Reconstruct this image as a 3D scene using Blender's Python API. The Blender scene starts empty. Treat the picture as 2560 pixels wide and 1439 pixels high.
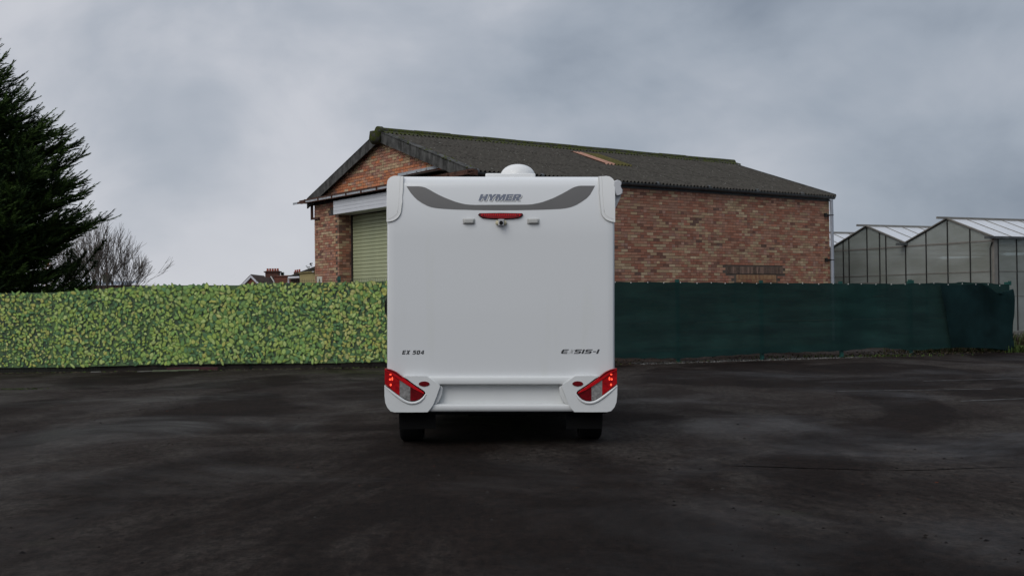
import bpy, bmesh, math, random
from mathutils import Vector, Matrix, noise
from mathutils.geometry import tessellate_polygon
random.seed(7)
PI = math.pi
scn = bpy.context.scene
col = scn.collection

# ------------------------------------------------------------------ camera, world, sun, exposure
FOC, PITCH, ROLL, CH = 2828.8, .0128, .0113, 1.4
_c, _s = math.cos(ROLL), math.sin(ROLL)
R0 = Vector((1, 0, 0)); F0 = Vector((0, math.cos(PITCH), math.sin(PITCH))); U0 = Vector((0, -math.sin(PITCH), math.cos(PITCH)))
CR = _c*R0 - _s*U0; CU = _s*R0 + _c*U0
cam_d = bpy.data.cameras.new('camera'); cam = bpy.data.objects.new('camera', cam_d); col.objects.link(cam)
m3 = Matrix((CR, CU, -F0)).transposed()
cam.matrix_world = Matrix.Translation((0, 0, CH)) @ m3.to_4x4()
cam_d.sensor_width = 36; cam_d.lens = FOC/2560*36; cam_d.clip_end = 3000; cam_d.clip_start = .1
scn.camera = cam
scn.view_settings.view_transform = 'Standard'; scn.view_settings.look = 'None'
scn.view_settings.gamma = 1; scn.view_settings.use_curve_mapping = False
scn.view_settings.exposure = 0
scn.cycles.use_denoising = True
scn.cycles.max_bounces = 8

SUN_EL, SUN_AZ = math.radians(42), math.radians(212)     # soft light through the cloud from behind the camera
world = bpy.data.worlds.new('World'); scn.world = world; world.use_nodes = True
wn, wl = world.node_tree.nodes, world.node_tree.links
wn.clear()
def W(t, **k):
    n = wn.new(t)
    for a, b in k.items(): setattr(n, a, b)
    return n
def wmath(op, a, b=None, clamp=False):
    n = W('ShaderNodeMath', operation=op, use_clamp=clamp)
    for i, v in enumerate((a, b)):
        if v is None: continue
        if isinstance(v, (int, float)): n.inputs[i].default_value = v
        else: wl.new(v, n.inputs[i])
    return n.outputs[0]
tc = W('ShaderNodeTexCoord'); sep = W('ShaderNodeSeparateXYZ'); wl.new(tc.outputs['Generated'], sep.inputs[0])
sky = W('ShaderNodeTexSky', sky_type='NISHITA', sun_disc=False, sun_elevation=SUN_EL, sun_rotation=SUN_AZ)
# cloud coordinates: the view direction, a little flattened
cmb = W('ShaderNodeCombineXYZ'); wl.new(sep.outputs[0], cmb.inputs[0]); wl.new(sep.outputs[1], cmb.inputs[1]); wl.new(wmath('MULTIPLY', sep.outputs[2], 1.45), cmb.inputs[2])
def wnoise(scale, detail, rough, dist, off=0):
    mp = W('ShaderNodeMapping'); mp.inputs['Location'].default_value = (off, off*.7, 0); wl.new(cmb.outputs[0], mp.inputs[0])
    n = W('ShaderNodeTexNoise'); n.inputs['Scale'].default_value = scale; n.inputs['Detail'].default_value = detail
    n.inputs['Roughness'].default_value = rough; n.inputs['Distortion'].default_value = dist
    wl.new(mp.outputs[0], n.inputs['Vector']); return n.outputs[0]
n1 = wnoise(2.1, 5, .50, .3, 5.1); n2 = wnoise(6.0, 9, .58, .4, 9.1)
dens = wmath('ADD', wmath('MULTIPLY', n1, .78), wmath('MULTIPLY', n2, .22))
# the cloud deck is thicker towards the right of the photo (+X), thinner to the left
dens = wmath('ADD', dens, wmath('MULTIPLY', sep.outputs[0], -.20))
dens = wmath('ADD', dens, wmath('MULTIPLY', wmath('MAXIMUM', sep.outputs[0], 0.0), wmath('MULTIPLY', wmath('MAXIMUM', wmath('SUBTRACT', .28, sep.outputs[2]), 0.0), -1.1)))
dens = wmath('ADD', dens, wmath('MULTIPLY', wmath('MAXIMUM', wmath('MULTIPLY', sep.outputs[0], -1.0), 0.0), wmath('MULTIPLY', wmath('MAXIMUM', wmath('SUBTRACT', .14, sep.outputs[2]), 0.0), 2.2)))
ramp = W('ShaderNodeValToRGB'); wl.new(dens, ramp.inputs[0])
cr = ramp.color_ramp
cr.elements[0].position = .31; cr.elements[0].color = (.235, .276, .340, 1)
cr.elements[1].position = .70; cr.elements[1].color = (.66, .675, .715, 1)
for p, c in ((.40, (.340, .384, .450, 1)), (.48, (.435, .470, .532, 1)), (.56, (.570, .588, .640, 1))):
    e = cr.elements.new(p); e.color = c
# overcast skies are brighter overhead than at the horizon
zen = wmath('ADD', 1.0, wmath('MULTIPLY', wmath('SUBTRACT', wmath('MAXIMUM', sep.outputs[2], .35), .35), .9))
vm = W('ShaderNodeVectorMath', operation='SCALE'); wl.new(ramp.outputs[0], vm.inputs[0]); wl.new(zen, vm.inputs['Scale'])
mixw = W('ShaderNodeMixShader'); bgs = W('ShaderNodeBackground'); bgc = W('ShaderNodeBackground')
wl.new(sky.outputs[0], bgs.inputs[0]); bgs.inputs[1].default_value = .08
wl.new(vm.outputs[0], bgc.inputs[0]); bgc.inputs[1].default_value = 1.0
mixw.inputs[0].default_value = .96
wl.new(bgs.outputs[0], mixw.inputs[1]); wl.new(bgc.outputs[0], mixw.inputs[2])
wo = W('ShaderNodeOutputWorld'); wl.new(mixw.outputs[0], wo.inputs[0])

sun_d = bpy.data.lights.new('sun', 'SUN'); sun_d.energy = 1.1; sun_d.angle = math.radians(40); sun_d.color = (1, .97, .93)
sun = bpy.data.objects.new('sun', sun_d); col.objects.link(sun)
sd = Vector((math.sin(SUN_AZ)*math.cos(SUN_EL), math.cos(SUN_AZ)*math.cos(SUN_EL), math.sin(SUN_EL)))
sun.rotation_euler = sd.to_track_quat('Z', 'Y').to_euler()

# ------------------------------------------------------------------ helpers
def tag(o, label=None, cat=None, group=None, kind=None):
    if label: o['label'] = label
    if cat: o['category'] = cat
    if group: o['group'] = group
    if kind: o['kind'] = kind
    return o
def empty(name, loc=(0, 0, 0), rz=0, parent=None):
    o = bpy.data.objects.new(name, None); o.empty_display_size = .2; o.location = loc; o.rotation_euler = (0, 0, rz)
    col.objects.link(o)
    if parent: o.parent = parent
    return o
class MB:
    def __init__(s): s.v = []; s.f = []; s.c = []
    def poly(s, pts, c=None):
        b = len(s.v); s.v += [tuple(p) for p in pts]; s.f.append(tuple(range(b, b+len(pts)))); s.c.append(c)
    def mesh(s, vs, fs, c=None):
        b = len(s.v); s.v += [tuple(p) for p in vs]
        for f in fs: s.f.append(tuple(b+i for i in f)); s.c.append(c)
    def box(s, x0, x1, y0, y1, z0, z1, c=None):
        vs = [(x0,y0,z0),(x1,y0,z0),(x1,y1,z0),(x0,y1,z0),(x0,y0,z1),(x1,y0,z1),(x1,y1,z1),(x0,y1,z1)]
        s.mesh(vs, [(0,3,2,1),(4,5,6,7),(0,1,5,4),(1,2,6,5),(2,3,7,6),(3,0,4,7)], c); return s
    def obox(s, o, ax, ay, az, c=None):   # parallelepiped
        o, ax, ay, az = map(Vector, (o, ax, ay, az))
        vs = [o, o+ax, o+ax+ay, o+ay, o+az, o+ax+az, o+ax+ay+az, o+ay+az]
        s.mesh(vs, [(0,3,2,1),(4,5,6,7),(0,1,5,4),(1,2,6,5),(2,3,7,6),(3,0,4,7)], c); return s
    def tube(s, pts, rad, n=8, c=None, caps=True):
        pts = [Vector(p) for p in pts]; rings = []
        if not isinstance(rad, (list, tuple)): rad = [rad]*len(pts)
        for i, p in enumerate(pts):
            d = (pts[min(i+1, len(pts)-1)]-pts[max(i-1, 0)]).normalized()
            a = d.cross(Vector((0, 0, 1)))
            if a.length < .05: a = d.cross(Vector((1, 0, 0)))
            a.normalize(); b = d.cross(a)
            rings.append([p+(a*math.cos(2*PI*k/n)+b*math.sin(2*PI*k/n))*rad[i] for k in range(n)])
        vs = [q for r in rings for q in r]; fs = []
        for i in range(len(pts)-1):
            for k in range(n):
                fs.append((i*n+k, i*n+(k+1) % n, (i+1)*n+(k+1) % n, (i+1)*n+k))
        if caps and n > 3: fs.append(tuple(range(n))[::-1]); fs.append(tuple((len(pts)-1)*n+k for k in range(n)))
        s.mesh(vs, fs, c); return s
    def prism(s, pts, y0, y1, c=None):    # polygon in xz extruded along y
        n = len(pts)
        tri = tessellate_polygon([[Vector((p[0], p[1], 0)) for p in pts]])
        area = sum(pts[i][0]*pts[(i+1) % n][1]-pts[(i+1) % n][0]*pts[i][1] for i in range(n))
        P = list(pts) if area > 0 else list(pts)[::-1]
        tri = tessellate_polygon([[Vector((p[0], p[1], 0)) for p in P]])
        vs = [(p[0], y0, p[1]) for p in P]+[(p[0], y1, p[1]) for p in P]
        fs = []
        for t in tri:
            a, b, c_ = (P[t[0]], P[t[1]], P[t[2]])
            ccw = (b[0]-a[0])*(c_[1]-a[1])-(c_[0]-a[0])*(b[1]-a[1]) > 0
            t = tuple(t) if ccw else tuple(t)[::-1]
            fs.append(t); fs.append(tuple(n+i for i in t[::-1]))
        for i in range(n): j = (i+1) % n; fs.append((j, i, n+i, n+j))
        s.mesh(vs, fs, c); return s
    def data(s, name, m, smooth=None):
        me = bpy.data.meshes.new(name); me.from_pydata(s.v, [], s.f); me.materials.append(m)
        if any(c is not None for c in s.c):
            at = me.color_attributes.new('Col', 'FLOAT_COLOR', 'CORNER')
            buf = []
            for f, c in zip(s.f, s.c):
                c = c or (.5, .5, .5)
                buf += [c[0], c[1], c[2], 1.0]*len(f)
            at.data.foreach_set('color', buf)
        if smooth is not None:
            me.shade_smooth()
            if smooth < 180: me.set_sharp_from_angle(angle=math.radians(smooth))
        me.update(); return me
    def build(s, name, m, parent=None, smooth=None, kind=None, label=None):
        o = bpy.data.objects.new(name, s.data(name, m, smooth)); col.objects.link(o)
        if parent: o.parent = parent
        if kind: o['kind'] = kind
        if label: o['label'] = label
        return o
def inst(name, me, parent, loc, rot=(0, 0, 0), color=None, scale=None):
    o = bpy.data.objects.new(name, me); col.objects.link(o); o.parent = parent; o.location = loc; o.rotation_euler = rot
    if color: o.color = (*color, 1)
    if scale: o.scale = scale
    return o
def bevel(o, w, seg=2, ang=30):
    m = o.modifiers.new('bevel', 'BEVEL'); m.width = w; m.segments = seg; m.limit_method = 'ANGLE'; m.angle_limit = math.radians(ang)
    m.harden_normals = False
    o.data.shade_smooth(); o.data.set_sharp_from_angle(angle=math.radians(45)); return o

# ------------------------------------------------------------------ materials
def mat(name, color, rough=.6, spec=.5, metal=0, attr=None, objcol=False, nvar=0, nscale=5, bump=0, bscale=60, coat=0,
        dirt=None, dscale=3, dlo=.5, dhi=.7, dstretch=(1, 1, 1), rvar=0, trans=0, emit=None, estr=0, world_co=False, bdist=.01, ior=1.45):
    m = bpy.data.materials.new(name); m.use_nodes = True; nt = m.node_tree; N, L = nt.nodes, nt.links
    b = N['Principled BSDF']; b.inputs['Roughness'].default_value = rough; b.inputs['Specular IOR Level'].default_value = spec
    b.inputs['Metallic'].default_value = metal; b.inputs['Coat Weight'].default_value = coat; b.inputs['IOR'].default_value = ior
    b.inputs['Transmission Weight'].default_value = trans
    if emit: b.inputs['Emission Color'].default_value = (*emit, 1); b.inputs['Emission Strength'].default_value = estr
    t = N.new('ShaderNodeTexCoord')
    if world_co:
        co = N.new('ShaderNodeNewGeometry').outputs['Position']
    else: co = t.outputs['Object']
    if attr: a = N.new('ShaderNodeAttribute'); a.attribute_name = 'Col'; cur = a.outputs['Color']
    elif objcol: cur = N.new('ShaderNodeObjectInfo').outputs['Color']
    else: r = N.new('ShaderNodeRGB'); r.outputs[0].default_value = (*color, 1); cur = r.outputs[0]
    def noi(sc, det=5, stretch=(1, 1, 1), ro=.55):
        mp = N.new('ShaderNodeMapping'); mp.inputs['Scale'].default_value = stretch; L.new(co, mp.inputs[0])
        n = N.new('ShaderNodeTexNoise'); n.inputs['Scale'].default_value = sc; n.inputs['Detail'].default_value = det
        n.inputs['Roughness'].default_value = ro
        L.new(mp.outputs[0], n.inputs['Vector']); return n.outputs[0]
    if nvar:
        mr = N.new('ShaderNodeMapRange'); L.new(noi(nscale), mr.inputs[0]); mr.inputs[1].default_value = .3; mr.inputs[2].default_value = .7
        mr.inputs[3].default_value = 1-nvar; mr.inputs[4].default_value = 1+nvar
        v = N.new('ShaderNodeVectorMath'); v.operation = 'SCALE'; L.new(cur, v.inputs[0]); L.new(mr.outputs[0], v.inputs['Scale']); cur = v.outputs[0]
    if dirt:
        mr = N.new('ShaderNodeMapRange'); L.new(noi(dscale, 8, dstretch, .65), mr.inputs[0]); mr.inputs[1].default_value = dlo; mr.inputs[2].default_value = dhi
        mx = N.new('ShaderNodeMix'); mx.data_type = 'RGBA'; L.new(mr.outputs[0], mx.inputs[0]); L.new(cur, mx.inputs[6]); mx.inputs[7].default_value = (*dirt, 1)
        cur = mx.outputs[2]
    L.new(cur, b.inputs['Base Color'])
    if rvar:
        mr = N.new('ShaderNodeMapRange'); L.new(noi(nscale*.6), mr.inputs[0]); mr.inputs[1].default_value = .3; mr.inputs[2].default_value = .7
        mr.inputs[3].default_value = max(.02, rough-rvar); mr.inputs[4].default_value = min(1, rough+rvar); L.new(mr.outputs[0], b.inputs['Roughness'])
    if bump:
        bp = N.new('ShaderNodeBump'); bp.inputs['Strength'].default_value = bump; bp.inputs['Distance'].default_value = bdist
        L.new(noi(bscale, 4), bp.inputs['Height']); L.new(bp.outputs[0], b.inputs['Normal'])
    return m
M = {}
M['paint'] = mat('white_paint', (.70, .715, .72), .22, .5, coat=.3, dirt=(.67, .685, .665), dscale=1.3, dlo=.58, dhi=.85, dstretch=(3, 1, .35))
M['cap'] = mat('white_plastic', (.73, .735, .725), .35, .5, nvar=.02, nscale=3)
M['bump'] = mat('bumper_white', (.68, .695, .69), .3, .5, nvar=.02, dirt=(.60, .59, .55), dscale=4, dlo=.62, dhi=.85, dstretch=(1, 1, .6))
M['seam'] = mat('seam_sealant', (.64, .64, .61), .6)
M['decal'] = mat('grey_decal', (.13, .127, .124), .32, nvar=.06, nscale=2)
M['let_blue'] = mat('lettering_blue_grey', (.155, .175, .225), .35)
M['let_dark'] = mat('lettering_dark', (.035, .037, .04), .4)
M['red'] = mat('red_lens', (.36, .004, .007), .25, .25, coat=.12, nvar=.35, nscale=22)
M['red_dk'] = mat('dark_red_lens', (.13, .002, .005), .25, .25, coat=.12, nvar=.3, nscale=30)
M['red_st'] = mat('bright_red_strip', (.52, .005, .010), .2, .3, coat=.15)
M['clear'] = mat('clear_lens', (.42, .41, .40), .12, .7, metal=.5, coat=.6, nvar=.4, nscale=40)
M['bulb'] = mat('lit_lamp', (.9, .1, .05), .3, emit=(1, .07, .03), estr=1.6)
M['black'] = mat('black_plastic', (.007, .007, .007), .8, .12)
M['tyre'] = mat('tyre_rubber', (.009, .009, .009), .9, .15, nvar=.2, nscale=30)
M['glass_dk'] = mat('tinted_glass', (.02, .022, .025), .06, .6)
M['vent'] = mat('grey_vent_plastic', (.43, .43, .41), .45)
M['cream_pl'] = mat('cream_plastic', (.55, .50, .34), .5)
M['silver'] = mat('silver_plastic', (.55, .55, .56), .35, metal=.3)
M['awn'] = mat('awning_grey', (.55, .56, .58), .4, dirt=(.3, .31, .24), dscale=6, dlo=.55, dhi=.8)
M['rim'] = mat('steel_rim', (.35, .35, .36), .35, metal=.7)
M['brick'] = mat('brick_mixed', (.3, .15, .1), .88, .25, attr=1, nvar=.22, nscale=9, bump=.5, bscale=70, dirt=(.24, .17, .125), dscale=14, dlo=.5, dhi=.9)
M['brick1'] = mat('brick_single', (.3, .15, .1), .88, .25, objcol=True, nvar=.22, nscale=9, bump=.5, bscale=70, dirt=(.24, .17, .125), dscale=14, dlo=.5, dhi=.9)
M['mortar'] = mat('mortar', (.125, .10, .082), .95, .2, nvar=.25, nscale=4, bump=.4)
M['asb'] = mat('weathered_cement_sheet', (.057, .053, .046), .95, .15, nvar=.30, nscale=7, bump=.6, bscale=45, dirt=(.115, .115, .105), dscale=22, dlo=.60, dhi=.72, world_co=True)
M['asb_moss'] = mat('mossy_cement', (.055, .055, .045), .97, .1, nvar=.3, nscale=8, bump=.8, bscale=40, dirt=(.055, .066, .016), dscale=9, dlo=.45, dhi=.56, world_co=True, bdist=.02)
M['barge'] = mat('stained_barge_cement', (.085, .085, .082), .95, .15, nvar=.35, nscale=5, bump=.6, bscale=30, dirt=(.035, .035, .033), dscale=5, dlo=.48, dhi=.62, dstretch=(1, 1, .3), world_co=True)
M['moss'] = mat('green_moss', (.062, .072, .020), 1, .05, nvar=.5, nscale=12, bump=1, bscale=60, bdist=.02)
M['moss_sheet'] = mat('mossy_rooflight', (.085, .078, .030), .95, .1, nvar=.3, nscale=12, bump=.5)
M['pink'] = mat('faded_pink_rooflight', (.34, .19, .14), .8, .3, nvar=.2, nscale=10)
M['gutter'] = mat('dark_gutter', (.070, .075, .078), .55, .4, nvar=.3, nscale=4, dirt=(.16, .17, .17), dscale=6, dlo=.55, dhi=.75)
M['pipe'] = mat('grey_downpipe', (.36, .39, .44), .5, .4, nvar=.08, nscale=3, dirt=(.2, .21, .21), dscale=5, dlo=.6, dhi=.8)
M['rust'] = mat('rusty_steel', (.075, .038, .028), .85, .3, nvar=.5, nscale=9, bump=.4, dirt=(.14, .07, .045), dscale=8, dlo=.5, dhi=.7)
M['galv'] = mat('galvanised_plate', (.36, .39, .42), .55, .4, nvar=.15, nscale=6, dirt=(.18, .15, .13), dscale=9, dlo=.55, dhi=.7)
M['soffit'] = mat('dark_timber', (.022, .016, .014), .9, nvar=.4, nscale=8)
M['upvc'] = mat('white_cladding', (.62, .64, .68), .4, nvar=.03, nscale=4)
M['shut'] = mat('sage_shutter', (.42, .45, .28), .5, .4, nvar=.06, nscale=2, dirt=(.36, .38, .24), dscale=2.5, dlo=.5, dhi=.9)
M['bluebrick'] = mat('blue_engineering_brick', (.055, .058, .066), .7, nvar=.3, nscale=12)
M['net'] = mat('green_net', (.0125, .040, .036), .8, .15, nvar=.2, nscale=1.2, bump=.25, bscale=160, bdist=.004, dirt=(.0085, .026, .0255), dscale=1.1, dlo=.42, dhi=.62, dstretch=(.5, 1, 3.5))
M['net_dk'] = mat('dark_green_net', (.0065, .020, .021), .85, .1, nvar=.45, nscale=1.5, bump=.2, bscale=140, bdist=.004)
M['postgreen'] = mat('green_post', (.012, .075, .062), .5, nvar=.15)
M['clip'] = mat('pale_clip', (.55, .56, .54), .6)
M['leaf'] = mat('leaf_mixed', (.2, .3, .06), .62, .3, attr=1, nvar=.16, nscale=30)
M['leaf1'] = mat('leaf_single', (.2, .3, .06), .62, .3, objcol=True, nvar=.16, nscale=30)
M['leaf_rim'] = mat('leaf_rim', (.15, .24, .07), .7, .2)
M['screen'] = mat('dark_green_backing', (.11, .18, .07), .85, nvar=.35, nscale=6, dirt=(.050, .075, .055), dscale=5, dlo=.45, dhi=.6)
M['wire'] = mat('dark_wire', (.02, .035, .028), .6)
M['plank'] = mat('pale_green_plank', (.105, .125, .075), .8, nvar=.25, nscale=9)
M['redplank'] = mat('dark_red_plank', (.045, .010, .012), .7, nvar=.4, nscale=8)
M['board'] = mat('dark_gravel_board', (.020, .016, .013), .9, nvar=.4, nscale=8)
M['sign'] = mat('white_sign', (.62, .60, .50), .5)
M['yellow'] = mat('yellow_mark', (.60, .48, .03), .5)
M['galum'] = mat('weathered_aluminium', (.21, .20, .18), .5, .5, metal=.2, nvar=.15, nscale=5)
M['bar'] = mat('black_glazing_bar', (.012, .012, .012), .6)
M['whiteroof'] = mat('whitewashed_glass', (.80, .82, .85), .25, .5, nvar=.05, nscale=2, dirt=(.66, .69, .72), dscale=2, dlo=.5, dhi=.8)
M['conc'] = mat('concrete', (.16, .155, .14), .9, nvar=.25, nscale=5, bump=.3, dirt=(.06, .065, .04), dscale=3, dlo=.5, dhi=.7)
M['tile'] = mat('brown_roof_tile', (.060, .042, .034), .9, nvar=.3, nscale=2)
M['farbrick'] = mat('red_brick_far', (.17, .060, .040), .9, nvar=.3, nscale=3)
M['chim'] = mat('chimney_brick', (.085, .038, .028), .9, nvar=.3, nscale=3)
M['pot'] = mat('terracotta_pot', (.34, .085, .050), .8, nvar=.15)
M['whitewood'] = mat('white_bargeboard', (.62, .62, .66), .5)
M['render'] = mat('cream_render', (.43, .36, .17), .8, nvar=.08, nscale=3, dirt=(.33, .28, .14), dscale=3, dlo=.55, dhi=.8)
M['needle'] = mat('conifer_needle', (.03, .05, .015), .8, .15, attr=1)
M['bark'] = mat('bark', (.050, .042, .030), .95, .1, nvar=.4, nscale=3)
M['twig'] = mat('bare_twig', (.115, .100, .088), .95, .1, attr=None)
M['hedge'] = mat('dark_hedge_leaf', (.03, .03, .02), .9, .1, attr=1)
M['weed'] = mat('weed_leaf', (.05, .08, .02), .8, .2, attr=1)
M['grit'] = mat('grit', (.03, .028, .026), .9, .1, attr=1)
M['line'] = mat('worn_line_paint', (.17, .17, .165), .7, nvar=.3, nscale=5, dirt=(.03, .028, .027), dscale=5, dlo=.38, dhi=.56)
M['crack'] = mat('crack_filler', (.0025, .002, .002), .95, .0)

# milky greenhouse glass
def greenhouse_glass():
    m = bpy.data.materials.new('algae_filmed_glass'); m.use_nodes = True; N, L = m.node_tree.nodes, m.node_tree.links
    b = N['Principled BSDF']; b.inputs['Roughness'].default_value = .25; b.inputs['Specular IOR Level'].default_value = .6
    g = N.new('ShaderNodeNewGeometry'); mp = N.new('ShaderNodeMapping'); mp.inputs['Scale'].default_value = (.5, .5, 1.3); L.new(g.outputs['Position'], mp.inputs[0])
    n = N.new('ShaderNodeTexNoise'); n.inputs['Scale'].default_value = 1.5; n.inputs['Detail'].default_value = 6; L.new(mp.outputs[0], n.inputs['Vector'])
    r = N.new('ShaderNodeValToRGB'); L.new(n.outputs[0], r.inputs[0])
    r.color_ramp.elements[0].position = .35; r.color_ramp.elements[0].color = (.33, .35, .31, 1)
    r.color_ramp.elements[1].position = .68; r.color_ramp.elements[1].color = (.47, .50, .475, 1)
    L.new(r.outputs[0], b.inputs['Base Color'])
    t = N.new('ShaderNodeBsdfTransparent'); t.inputs[0].default_value = (.8, .9, .86, 1)
    mx = N.new('ShaderNodeMixShader'); mx.inputs[0].default_value = .22
    tl_ = N.new('ShaderNodeBsdfTranslucent'); tl_.inputs[0].default_value = (.5, .55, .5, 1); m2 = N.new('ShaderNodeMixShader'); m2.inputs[0].default_value = .3
    L.new(b.outputs[0], m2.inputs[1]); L.new(tl_.outputs[0], m2.inputs[2]); L.new(m2.outputs[0], mx.inputs[1]); L.new(t.outputs[0], mx.inputs[2]); L.new(mx.outputs[0], N['Material Output'].inputs[0])
    return m
M['gglass'] = greenhouse_glass()

def add_translucent(m, c, f, transp=0):
    N, L = m.node_tree.nodes, m.node_tree.links; b = N['Principled BSDF']; out = N['Material Output']
    t = N.new('ShaderNodeBsdfTranslucent'); t.inputs[0].default_value = (*c, 1); mx = N.new('ShaderNodeMixShader'); mx.inputs[0].default_value = f
    L.new(b.outputs[0], mx.inputs[1]); L.new(t.outputs[0], mx.inputs[2]); cur = mx.outputs[0]
    if transp:
        tr = N.new('ShaderNodeBsdfTransparent'); m3_ = N.new('ShaderNodeMixShader'); m3_.inputs[0].default_value = transp
        L.new(cur, m3_.inputs[1]); L.new(tr.outputs[0], m3_.inputs[2]); cur = m3_.outputs[0]
    L.new(cur, out.inputs[0])
add_translucent(M['whiteroof'], (.9, .93, .95), .25)
add_translucent(M['net'], (.02, .06, .055), .12, .018)

# ------------------------------------------------------------------ ground
def ground_mat():
    m = bpy.data.materials.new('wet_old_asphalt'); m.use_nodes = True; N, L = m.node_tree.nodes, m.node_tree.links
    b = N['Principled BSDF']
    g = N.new('ShaderNodeNewGeometry'); P = g.outputs['Position']
    def noi(scale, det, ro, stretch=(1, 1, 1), dist=0, loc=(0, 0, 0)):
        mp = N.new('ShaderNodeMapping'); mp.inputs['Scale'].default_value = stretch; mp.inputs['Location'].default_value = loc
        L.new(P, mp.inputs[0]); n = N.new('ShaderNodeTexNoise'); n.inputs['Scale'].default_value = scale; n.inputs['Detail'].default_value = det
        n.inputs['Roughness'].default_value = ro; n.inputs['Distortion'].default_value = dist; L.new(mp.outputs[0], n.inputs['Vector']); return n.outputs[0]
    def mrange(x, a, c, d=0, e=1):
        n = N.new('ShaderNodeMapRange'); L.new(x, n.inputs[0]); n.inputs[1].default_value = a; n.inputs[2].default_value = c
        n.inputs[3].default_value = d; n.inputs[4].default_value = e; return n.outputs[0]
    def mix(f, a, c):
        n = N.new('ShaderNodeMix'); n.data_type = 'RGBA'; L.new(f, n.inputs[0])
        for i, v in ((6, a), (7, c)):
            if isinstance(v, tuple): n.inputs[i].default_value = (*v, 1)
            else: L.new(v, n.inputs[i])
        return n.outputs[2]
    big = mrange(noi(.30, 8, .60, (1, .55, 1), .9, (3, 1, 0)), .465, .548)
    mid = mrange(noi(1.1, 8, .66, (1, .6, 1), .7, (7, 2, 0)), .43, .58)
    fine = mrange(noi(55, 4, .7), .30, .72)
    agg = mrange(noi(170, 2, .6), .28, .74)
    c = mix(big, (.0115, .0072, .0055), (.0345, .0290, .0252))
    c = mix(mid, mix(big, (.0070, .0041, .0030), (.0215, .0160, .0136)), c)
    sc = N.new('ShaderNodeVectorMath'); sc.operation = 'SCALE'; L.new(c, sc.inputs[0])
    ml = N.new('ShaderNodeMath'); ml.operation = 'MULTIPLY'; gr_ = N.new('ShaderNodeMath'); gr_.operation = 'MULTIPLY'; L.new(mrange(fine, 0, 1, .42, 1.58), gr_.inputs[0]); L.new(mrange(noi(15, 5, .75, (1, .55, 1)), .36, .64, .45, 1.55), gr_.inputs[1]); L.new(gr_.outputs[0], ml.inputs[0]); L.new(mrange(agg, 0, 1, .45, 1.55), ml.inputs[1])
    L.new(ml.outputs[0], sc.inputs['Scale'])
    # moss films in places
    mo = mrange(noi(.9, 6, .6, (1, 1, 1), 0, (11, 4, 0)), .66, .76, 0, .35)
    c = mix(mo, sc.outputs[0], (.028, .032, .014))
    L.new(c, b.inputs['Base Color'])
    wet = N.new('ShaderNodeMath'); wet.operation = 'MULTIPLY'; L.new(mrange(noi(.42, 6, .6, (.9, .8, 1), .6, (5, 9, 0)), .46, .66), wet.inputs[0]); wet.inputs[1].default_value = 1
    L.new(mrange(wet.outputs[0], 0, 1, .95, .45), b.inputs['Roughness'])
    b.inputs['Specular IOR Level'].default_value = .10
    bp = N.new('ShaderNodeBump'); bp.inputs['Strength'].default_value = .9; bp.inputs['Distance'].default_value = .012; L.new(noi(38, 6, .8), bp.inputs['Height'])
    bp2 = N.new('ShaderNodeBump'); bp2.inputs['Strength'].default_value = .5; bp2.inputs['Distance'].default_value = .05; L.new(noi(1.6, 6, .55), bp2.inputs['Height'])
    L.new(bp2.outputs[0], bp.inputs['Normal']); L.new(bp.outputs[0], b.inputs['Normal'])
    return m
b = MB(); xs = [-900, -60, -20, 0, 20, 60, 900]; ys = [-300, -20, 0, 12, 30, 80, 1500]
for i in range(6):
    for j in range(6): b.poly([(xs[i], ys[j], 0), (xs[i+1], ys[j], 0), (xs[i+1], ys[j+1], 0), (xs[i], ys[j+1], 0)])
g = b.build('ground', ground_mat()); g['kind'] = 'structure'; g['label'] = 'old dark patched asphalt of the yard, damp in places'

def strip(name, a, c, w, z, m, label, wob=0, n=24):
    a, c = Vector(a), Vector(c); d = (c-a).normalized(); nrm = Vector((-d.y, d.x)); mb = MB(); L_, R_ = [], []
    for i in range(n+1):
        t = i/n; p = a.lerp(c, t); p = p+nrm*(wob*noise.noise(Vector((p.x*1.3, p.y*1.3, 3)))*2)
        ww = w*(.6+.8*abs(noise.noise(Vector((t*9, a.x, 5))))) if wob else w*(.9+.2*noise.noise(Vector((t*30, a.x, 1))))
        if wob: ww *= min(1, 6*t+.1, 6*(1-t)+.1)
        L_.append((p.x+nrm.x*ww/2, p.y+nrm.y*ww/2, z)); R_.append((p.x-nrm.x*ww/2, p.y-nrm.y*ww/2, z))
    for i in range(n): mb.poly([R_[i], R_[i+1], L_[i+1], L_[i]])
    o = mb.build(name, m); tag(o, label, kind='structure'); return o
strip('parking_line', (6.9, 19.05), (10.2, 19.75), .05, .004, M['line'], 'faint worn white bay line on the asphalt nearest the green netting')
strip('parking_line', (4.9, 17.15), (7.3, 17.25), .045, .004, M['line'], 'long worn white bay line, the middle one of three on the right')
strip('parking_line', (6.05, 15.3), (9.5, 16.25), .055, .004, M['line'], 'short worn white bay line, the one nearest the camera on the right')
strip('ground_crack', (1.76, 9.6), (3.0, 9.2), .026, .004, M['crack'], 'thin straight crack in the asphalt to the right of the motorhome', .02)
strip('ground_crack', (3.0, 9.2), (4.2, 9.35), .02, .004, M['crack'], 'thin crack running on to the right over the asphalt', .05)

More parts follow.
